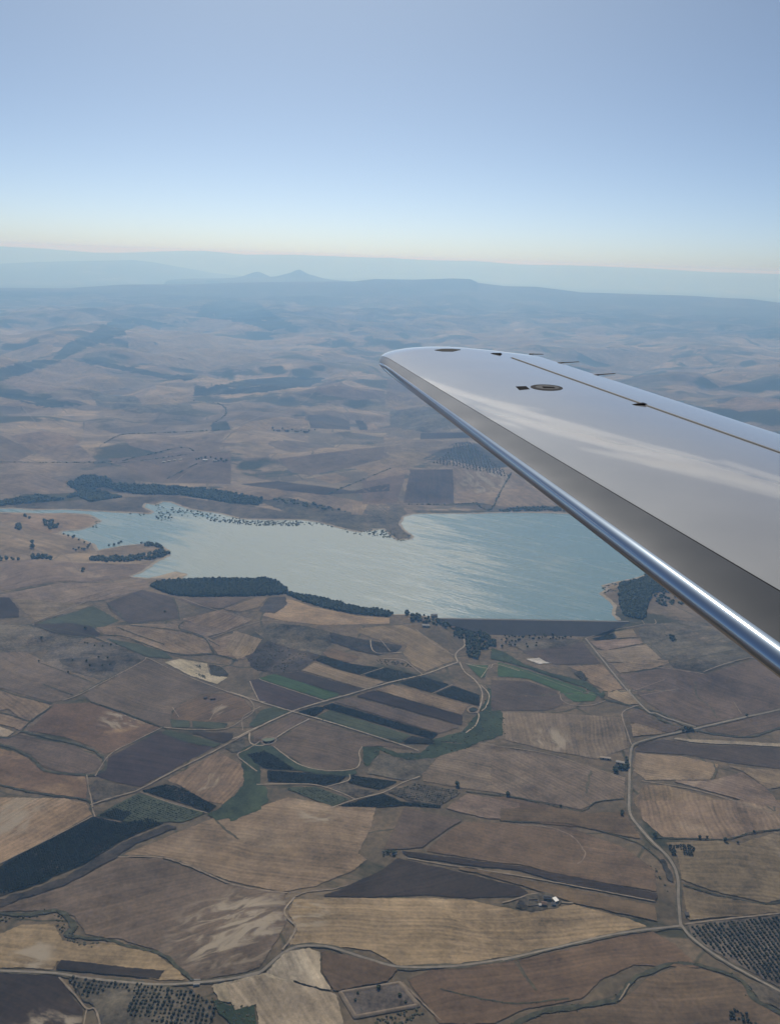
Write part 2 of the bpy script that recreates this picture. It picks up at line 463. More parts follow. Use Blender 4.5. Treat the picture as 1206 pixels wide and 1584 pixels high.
def ground_material():
    t = NT('dry_farmland')
    p = t.pos()
    d = t.node('VectorMath', operation='ADD')
    wv = t.node('TexNoise'); wv.inputs['Scale'].default_value = 1 / 220; wv.inputs['Detail'].default_value = 3
    t.put(wv.inputs['Vector'], p)
    t.put(d.inputs[0], p); t.put(d.inputs[1], t.vmul(wv.outputs['Color'], (75, 75, 0)))
    flat = t.vmul(d.outputs[0], (1, 1, 0))
    def cells(scale, sx):
        v = t.node('TexVoronoi', feature='F1', distance='CHEBYCHEV', voronoi_dimensions='2D')
        v.inputs['Scale'].default_value = scale; v.inputs['Randomness'].default_value = 0.9
        t.put(v.inputs['Vector'], t.vmul(flat, sx))
        e = t.node('TexVoronoi', feature='DISTANCE_TO_EDGE', voronoi_dimensions='2D')
        e.inputs['Scale'].default_value = scale
        t.put(e.inputs['Vector'], t.vmul(flat, sx))
        sep = t.node('SeparateColor'); t.put(sep.inputs[0], v.outputs['Color'])
        return sep.outputs[0], e.outputs['Distance']
    c1, e1 = cells(1 / 190, (0.7, 1.3, 0))
    c2, e2 = cells(1 / 560, (0.75, 1.2, 0))
    stops = [(0.0, (0.19, 0.148, 0.105)), (0.22, (0.125, 0.097, 0.074)), (0.40, (0.27, 0.205, 0.135)), (0.58, (0.155, 0.12, 0.09)), (0.74, (0.085, 0.07, 0.058)), (0.84, (0.23, 0.18, 0.125)), (0.95, (0.10, 0.092, 0.062))]
    ca = t.ramp(c1, stops, 'CONSTANT')
    cb = t.ramp(c2, stops, 'CONSTANT')
    col = t.mix(0.38, ca, cb)
    lane = t.remap(e2, 0.0, 0.006, 0.7, 0, True)
    col = t.mix(lane, col, (0.24, 0.19, 0.135))
    n1 = t.noise(p, 1 / 90, 5, 0.62); n2 = t.noise(p, 1 / 12, 4, 0.65)
    col = scale_col(t, col, t.math('ADD', t.remap(n1, 0.25, 0.75, 0.62, 1.38), t.remap(n2, 0.2, 0.8, -0.2, 0.2)))
    # close to the villages below the dam the spaces between the fields are rough grazing, not whole fields
    ln = t.node('VectorMath', operation='LENGTH'); t.put(ln.inputs[0], t.vmul(p, (1, 1, 0)))
    rough = scale_col(t, t.mix(t.remap(n1, 0.35, 0.65, 0, 1), (0.085, 0.07, 0.047), (0.145, 0.112, 0.075)), t.remap(n2, 0.25, 0.75, 0.6, 1.4))
    col = t.mix(t.remap(ln.outputs['Value'], 2300, 3100, 1, 0, True), col, rough)
    # scrub: on steep slopes, in patches, and along some of the field edges
    g = t.node('NewGeometry')
    sz = t.node('SeparateXYZ'); t.put(sz.inputs[0], g.outputs['Normal'])
    pz = t.node('SeparateXYZ'); t.put(pz.inputs[0], p)
    nb = t.noise(p, 1 / 420, 5, 0.6, 0.5)
    steep = t.remap(t.math('ADD', sz.outputs[2], t.remap(nb, 0.3, 0.7, 0.035, -0.035)), 0.966, 0.940, 0, 1, True)
    wood = t.remap(t.noise(t.vmul(p, (1, 1.9, 0)), 1 / 800, 6, 0.66, 0.4), 0.555, 0.60, 0, 0.9, True)
    high = t.remap(t.math('ADD', pz.outputs[2], t.remap(nb, 0.3, 0.7, -150, 150)), 170, 300, 0, 0.7, True)
    edge = t.math('MULTIPLY', t.remap(e1, 0.0, 0.022, 1, 0, True), t.remap(n1, 0.35, 0.6, 0.2, 0.9))
    # the plateau's long front slope is wooded, with clearings
    belt = t.remap(t.math('ADD', ln.outputs['Value'], t.remap(nb, 0.3, 0.7, -2600, 2600)), 12300, 14600, 0, 0.85, True)
    belt = t.math('MULTIPLY', belt, t.remap(t.noise(t.vmul(p, (1, 0.5, 0)), 1 / 1300, 4, 0.6), 0.40, 0.50, 0.35, 1, True))
    high = t.math('MAXIMUM', high, belt)
    k = t.math('MAXIMUM', t.math('MAXIMUM', steep, high), t.math('MAXIMUM', wood, edge))
    dark = t.mix(t.remap(n2, 0.3, 0.7, 0, 1), (0.022, 0.028, 0.018), (0.06, 0.058, 0.035))
    col = t.mix(k, col, dark)
    return t.bsdf(col, 0.95, 0, 0.1)
MAT['ground'] = ground_material()

def simple(name, col, rough=0.9, var=0.3, scale=0.5, metal=0.0, spec=0.2, bump=0.0):
    t = NT(name)
    p = t.pos()
    n = t.noise(p, scale, 4, 0.6)
    c = scale_col(t, t.mix(0.0, col, col), t.remap(n, 0.25, 0.75, 1 - var, 1 + var))
    return t.bsdf(c, rough, metal, spec, t.bump(n, 0.6, bump) if bump else None)
MAT['track'] = simple('dirt_track', (0.215, 0.175, 0.128), 0.95, 0.45, 1 / 14)
MAT['farm_road'] = simple('white_farm_road', (0.28, 0.235, 0.175), 0.95, 0.4, 1 / 14)
MAT['road'] = simple('worn_asphalt', (0.20, 0.175, 0.142), 0.9, 0.25, 1 / 12)
MAT['shore'] = simple('pale_mud', (0.25, 0.215, 0.165), 0.95, 0.3, 1 / 12)
MAT['verge'] = simple('dry_verge', (0.085, 0.075, 0.05), 0.95, 0.5, 1 / 9)
MAT['ditch'] = simple('ditch_scrub', (0.055, 0.055, 0.036), 0.95, 0.6, 1 / 9)
MAT['faint'] = simple('faint_track', (0.19, 0.15, 0.11), 0.95, 0.35, 1 / 10)
def foliage(name, dark, light, scale):
    t = NT(name)
    p = t.pos()
    isl = t.node('NewGeometry').outputs['Random Per Island']
    oi = t.node('ObjectInfo').outputs['Random']
    n = t.noise(p, scale, 4, 0.65)
    f = t.math('ADD', t.math('MULTIPLY', isl, 0.6), t.math('MULTIPLY', n, 0.6))
    col = t.mix(t.math('ADD', f, t.math('MULTIPLY', oi, 0.15), True), dark, light)
    return t.bsdf(col, 0.85, 0, 0.15)
MAT['tree'] = foliage('tree_leaves', (0.014, 0.022, 0.011), (0.062, 0.072, 0.034), 1 / 1.6)
MAT['olive'] = foliage('olive_leaves', (0.012, 0.016, 0.011), (0.048, 0.054, 0.036), 1 / 1.2)
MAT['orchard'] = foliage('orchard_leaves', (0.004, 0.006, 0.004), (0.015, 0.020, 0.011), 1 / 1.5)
MAT['pale_tree'] = foliage('pale_leaves', (0.05, 0.055, 0.04), (0.12, 0.12, 0.085), 1 / 2.0)
MAT['scrub'] = foliage('scrub_leaves', (0.020, 0.023, 0.013), (0.080, 0.078, 0.044), 1 / 2.5)
MAT['bark'] = simple('bark', (0.06, 0.045, 0.035), 0.95, 0.3, 2)

# ------------------------------------------------------------------ terrain
def polar_mesh(name, rs, as_, H, mat):
    nr, na = len(rs), len(as_)
    rr, aa = np.meshgrid(rs, as_, indexing='ij')
    V = np.stack([(rr * np.sin(aa)).ravel(), (rr * np.cos(aa)).ravel(), H.ravel()], 1)
    i, j = np.meshgrid(np.arange(nr - 1), np.arange(na - 1), indexing='ij')
    a = (i * na + j).ravel()
    return big_mesh(name, V, np.stack([a, a + 1, a + na + 1, a + na], 1)[:, ::-1].copy() if False else np.stack([a, a + na, a + na + 1, a + 1], 1)[:, ::-1], mat)
_k1, _k2 = int(np.searchsorted(R_F, 9800)), int(np.searchsorted(R_F, 21500))
g = polar_mesh('ground', R_F[:_k1 + 1], A_F, HG[:_k1 + 1], MAT['ground'])
tag(g, 'dry brown farmland rolling between the lake and the aircraft', kind='structure')
g = polar_mesh('plateau', R_F[_k1:_k2 + 1], A_F, HG[_k1:_k2 + 1], MAT['ground'])
tag(g, 'hazy blue wooded plateau with a flat rim beyond the fields', kind='structure')
g = polar_mesh('far_hills', R_F[_k2:], A_F, HG[_k2:], MAT['ground'])
tag(g, 'pale distant hill ranges fading into the sky behind the plateau', kind='structure')
_ab = np.radians(np.arange(40, 320.1, 2.0))
_rb = R_F[::6]
_r2, _a2 = np.meshgrid(_rb, _ab, indexing='ij')
_hb = np.maximum(25 + 20 * fbm(_r2 * np.sin(_a2) / 800, _r2 * np.cos(_a2) / 800, 91, 3) + 0.006 * _r2, 0)
_hb[:, 0] = HG[::6, -1]; _hb[:, -1] = HG[::6, 0]
g = polar_mesh('ground', _rb, _ab, _hb, MAT['ground'])
tag(g, 'dry farmland plain that stretches away behind the aircraft', kind='structure')
_al = np.radians(np.concatenate([np.arange(-40, 40.1, 2.0), np.arange(42, 320.1, 2.0)]))
_ri = np.array([0.5, 150, 300, 450, 600, 750, 900.])
_r2, _a2 = np.meshgrid(_ri, _al, indexing='ij')
_edge = np.concatenate([ground_z(900.0 * np.sin(_al[:41]), 900.0 * np.cos(_al[:41])), _hb[0, 1:]])
_w = sstep(300, 900, _r2)
_hi = _w * _edge[None] + (1 - _w) * (20 + 10 * fbm(_r2 * np.sin(_a2) / 300, _r2 * np.cos(_a2) / 300, 95, 2))
g = polar_mesh('ground', _ri, _al, _hi, MAT['ground'])
tag(g, 'dry farmland lying straight below the aircraft', kind='structure')

# ------------------------------------------------------------------ draped sheets: fields, roads, tracks, ditches
LAYER = [0]
def boundary_ok(P):
    keep = [0]
    for i in range(1, len(P)):
        if np.linalg.norm(P[i] - P[keep[-1]]) > 0.3: keep.append(i)
    if len(keep) > 3 and np.linalg.norm(P[keep[0]] - P[keep[-1]]) < 0.3: keep.pop()
    return P[keep]

def drape_polygon(name, pts, mat, tint=None, lift=1.0, cell=0.007, jitter=0.0, z=None):
    """pts: world outline; triangulated together with inner points and laid on the terrain"""
    pts = boundary_ok(np.asarray(pts))
    c = pts.mean(0); rc = np.hypot(*c)
    if jitter:
        s = np.arange(len(pts))
        q = np.stack([fbm(pts[:, 0] / 25, pts[:, 1] / 25, 3, 2), fbm(pts[:, 0] / 25 + 40, pts[:, 1] / 25, 4, 2)], 1)
        pts = pts + q * jitter
    st = cell * rc
    lo, hi = pts.min(0), pts.max(0)
    gx, gy = np.meshgrid(np.arange(lo[0] + st / 2, hi[0], st), np.arange(lo[1] + st / 2, hi[1], st))
    gx = gx + (np.arange(gx.shape[0])[:, None] % 2) * st * 0.5
    ok = inside(gx, gy, pts)
    gx, gy = gx[ok], gy[ok]
    if len(gx):
        far = seg_dist(gx, gy, pts, True) > st * 0.35
        gx, gy = gx[far], gy[far]
    # a second row of points just inside the outline carries the ragged margin
    if z is None:
        Tn = np.roll(pts, -1, 0) - np.roll(pts, 1, 0)
        Tn = Tn / np.maximum(np.linalg.norm(Tn, axis=1), 1e-6)[:, None]
        Nn = np.stack([-Tn[:, 1], Tn[:, 0]], 1)
        sgn = np.sign(np.sum(pts[:, 0] * np.roll(pts[:, 1], -1) - np.roll(pts[:, 0], -1) * pts[:, 1]))
        wdt = min(7.0, 4.5 * max(1.0, rc / 3500)) if rc < 3500 else 9.0
        q = pts + Nn * sgn * wdt
        q = q[inside(q[:, 0], q[:, 1], pts)]
        if len(q): q = q[seg_dist(q[:, 0], q[:, 1], pts, True) > wdt * 0.6]
        if len(q):
            if len(gx):
                near = np.array([((gx - a) ** 2 + (gy - b) ** 2).min() for a, b in q]) > (wdt * 0.5) ** 2
                q = q[near] if near.any() else q[:0]
            gx, gy = np.concatenate([gx, q[:, 0]]), np.concatenate([gy, q[:, 1]])
    vs = [Vector(((x - c[0]), (y - c[1]))) for x, y in pts] + [Vector((x - c[0], y - c[1])) for x, y in zip(gx, gy)]
    n = len(pts)
    res = delaunay_2d_cdt(vs, [], [list(range(n))], 1, 1e-4)
    V = np.array([(v.x + c[0], v.y + c[1]) for v in res[0]])
    F = [f for f in res[2] if len(f) == 3]
    if not F: return None
    Z = ground_z(V[:, 0], V[:, 1]) + lift if z is None else np.full(len(V), z)
    o = big_mesh(name, np.column_stack([V, Z]), np.array(F), mat)
    if o.data.polygons and o.data.polygons[0].normal.z < 0: o.data.flip_normals()
    at = o.data.attributes.new('rim', 'FLOAT', 'POINT')
    vv = np.array([len(q) > 0 and min(q) < n for q in res[3]])
    at.data.foreach_set('value', np.where(vv, 0.0, 1.0).astype(np.float32))
    if tint is not None: o.color = (*tint, 1)
    return o

def ribbon(name, P, width, mat, lift=2.6, rough=0.12, seed=0, tint=None, ends=1.0):
    """P: dense world polyline -> a strip laid on the ground"""
    P = np.asarray(P)
    T = np.gradient(P, axis=0); T /= np.maximum(np.linalg.norm(T, axis=1), 1e-6)[:, None]
    N = np.stack([-T[:, 1], T[:, 0]], 1)
    s = np.concatenate([[0], np.cumsum(np.linalg.norm(np.diff(P, axis=0), axis=1))])
    w1 = width / 2 * (1 + rough * 2 * perlin(s / (width * 2.2) + 7.3, s * 0 + seed + .5, 3))
    w2 = width / 2 * (1 + rough * 2 * perlin(s / (width * 2.2) + 1.1, s * 0 + seed + .5, 8))
    C = P + N * (width * rough * perlin(s / (width * 6), s * 0 + seed + .2, 5))[:, None]
    A, B = C + N * w1[:, None], C - N * w2[:, None]
    k = np.arange(len(P) - 1)
    rows = np.stack([A, C, B], 1).reshape(-1, 2)
    F = np.concatenate([np.stack([k * 3 + j, k * 3 + j + 1, k * 3 + j + 4, k * 3 + j + 3], 1) for j in (0, 1)])
    Z = ground_z(rows[:, 0], rows[:, 1]) + lift
    o = big_mesh(name, np.column_stack([rows, Z]), F, mat)
    if len(o.data.polygons) and o.data.polygons[0].normal.z < 0: o.data.flip_normals()
    if tint is not None: o.color = (*tint, 1)
    return o

# ------------------------------------------------------------------ the lake
def water_material():
    t = NT('lake_water')
    p = t.pos()
    vr = t.node('VectorRotate', rotation_type='Z_AXIS')
    t.put(vr.inputs['Vector'], p); t.put(vr.inputs['Angle'], math.radians(33))
    q = vr.outputs[0]
    wave = t.noise(t.vmul(q, (1 / 26, 1 / 6.5, 1)), 1, 3, 0.6)
    wave2 = t.noise(t.vmul(q, (1 / 7, 1 / 2.6, 1)), 1, 2, 0.5)
    wave3 = t.noise(t.vmul(q, (1 / 75, 1 / 17, 1)), 1, 3, 0.6)
    vr2 = t.node('VectorRotate', rotation_type='Z_AXIS')
    t.put(vr2.inputs['Vector'], p); t.put(vr2.inputs['Angle'], math.radians(30))
    gust = t.noise(t.vmul(vr2.outputs[0], (1 / 260, 1 / 42, 1)), 1, 5, 0.62, 0.5)
    broad = t.noise(p, 1 / 500, 2, 0.5)
    zc = on_plane([[470, 870]], LAKE_Z)[0]
    zd = t.node('VectorMath', operation='DISTANCE')
    t.put(zd.inputs[0], t.vmul(p, (1, 0.62, 0))); zd.inputs[1].default_value = (float(zc[0]), float(zc[1]) * 0.62, 0)
    zone = t.remap(zd.outputs['Value'], 120, 800, 0.32, -0.10, True)           # the open middle of the lake, wind-ruffled, also where the glint is painted
    k = t.remap(t.math('ADD', gust, t.math('ADD', zone, t.math('MULTIPLY', t.math('SUBTRACT', broad, 0.5), 0.3))), 0.42, 0.76, 0, 1, True)
    rough = t.remap(k, 0, 1, 0.27, 0.53)
    col = t.mix(t.remap(broad, 0.3, 0.7, 0, 1), (0.074, 0.158, 0.195), (0.100, 0.172, 0.190))
    col = t.mix(t.math('MULTIPLY', k, 0.4), col, (0.185, 0.225, 0.21))  # paler silt tone that also stands in for the sun's glint
    h = t.math('ADD', t.math('MULTIPLY', wave, 1.0), t.math('ADD', t.math('MULTIPLY', wave2, 0.35), t.math('MULTIPLY', wave3, 1.0)))
    b = t.node('Bump'); t.put(b.inputs['Strength'], t.remap(k, 0, 1, 0.40, 0.85))
    b.inputs['Distance'].default_value = 2.2
    t.put(b.inputs['Height'], h)
    return t.bsdf(col, rough, 0, 0.75, b.outputs[0], IOR=1.33)
MAT['water'] = water_material()
_shore = linear(LAKE, 9.0)
o = drape_polygon('lake', _shore, MAT['water'], cell=0.02, jitter=7.0, z=LAKE_Z)
tag(o, 'turquoise reservoir lake with wind streaked glittering water', kind='structure')

# the earth dam: crest road, grey downstream face
def build_dam():
    ab = DAM_B - DAM_A; L = np.linalg.norm(ab); u = ab / L
    nrm = np.array([u[1], -u[0]])                       # towards the camera
    if nrm[1] > 0: nrm = -nrm
    root = empty('earth_dam', (*(DAM_A + ab / 2), LAKE_Z))
    tag(root, 'long straight earth dam with smooth dark grey face below the lake', 'dam')
    c = np.array([*(DAM_A + ab / 2), LAKE_Z])
    n = 40
    face, crest, up = [], [], []
    for i in range(n + 1):
        t = i / n
        P = DAM_A + ab * (t * 1.1 - 0.05) - nrm * 2 * 0
        fall = min(27.0, 27.0 * min(max(t - 0.0, 0) / 0.33, 1.0, max(1.0 - t, 0) / 0.28) + 1.5)
        for k in range(7):
            f = k / 6
            z = 3.0 - (fall + 2) * f
            Q = P + nrm * (7 + fall * 2.3 * f)
            face.append((Q[0] - c[0], Q[1] - c[1], z))
        crest += [(P[0] + nrm[0] * q - c[0], P[1] + nrm[1] * q - c[1], 3.05) for q in (-1, 7)]
        up += [(P[0] + nrm[0] * q - c[0], P[1] + nrm[1] * q - c[1], z) for q, z in ((-1, 3.0), (-14, -3.0))]
    fq = [(i * 7 + k, i * 7 + k + 1, (i + 1) * 7 + k + 1, (i + 1) * 7 + k) for i in range(n) for k in range(6)]
    f2 = [(i * 2, i * 2 + 1, i * 2 + 3, i * 2 + 2) for i in range(n)]
    mesh_obj('downstream_face', face, fq, simple('dam_face', (0.060, 0.055, 0.052), 0.95, 0.18, 1 / 25), root)
    mesh_obj('crest_road', crest, f2, simple('dam_crest', (0.13, 0.12, 0.105), 0.9, 0.2, 1 / 10), root)
    mesh_obj('upstream_face', up, [tuple(reversed(f)) for f in f2], simple('dam_stone', (0.20, 0.18, 0.155), 0.95, 0.3, 1 / 4), root)
build_dam()

# ------------------------------------------------------------------ fields traced on the ground
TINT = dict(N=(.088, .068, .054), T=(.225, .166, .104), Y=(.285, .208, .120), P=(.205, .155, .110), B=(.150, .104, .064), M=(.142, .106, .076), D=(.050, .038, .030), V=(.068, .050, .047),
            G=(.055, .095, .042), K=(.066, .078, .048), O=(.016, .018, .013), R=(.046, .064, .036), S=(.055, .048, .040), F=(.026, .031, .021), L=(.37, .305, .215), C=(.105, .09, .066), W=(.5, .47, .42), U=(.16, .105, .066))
KIND = dict(N=('ploughed_field', 'plough'), F=('woodland', 'scrubby'), T=('stubble_field', 'stubble'), Y=('stubble_field', 'stubble'), P=('stubble_field', 'stubble'), B=('fallow_field', 'plough'), M=('fallow_field', 'plough'), D=('ploughed_field', 'plough'), V=('ploughed_field', 'crop'),
            G=('crop_field', 'crop'), K=('crop_field', 'crop'), O=('orchard_ground', 'scrubby'), R=('meadow', 'reeds'), S=('scrub_land', 'scrubby'), L=('bare_soil', 'bare'), C=('pasture', 'scrubby'), W=('gravel_heap_ground', 'bare'), U=('weedy_field', 'rust'))
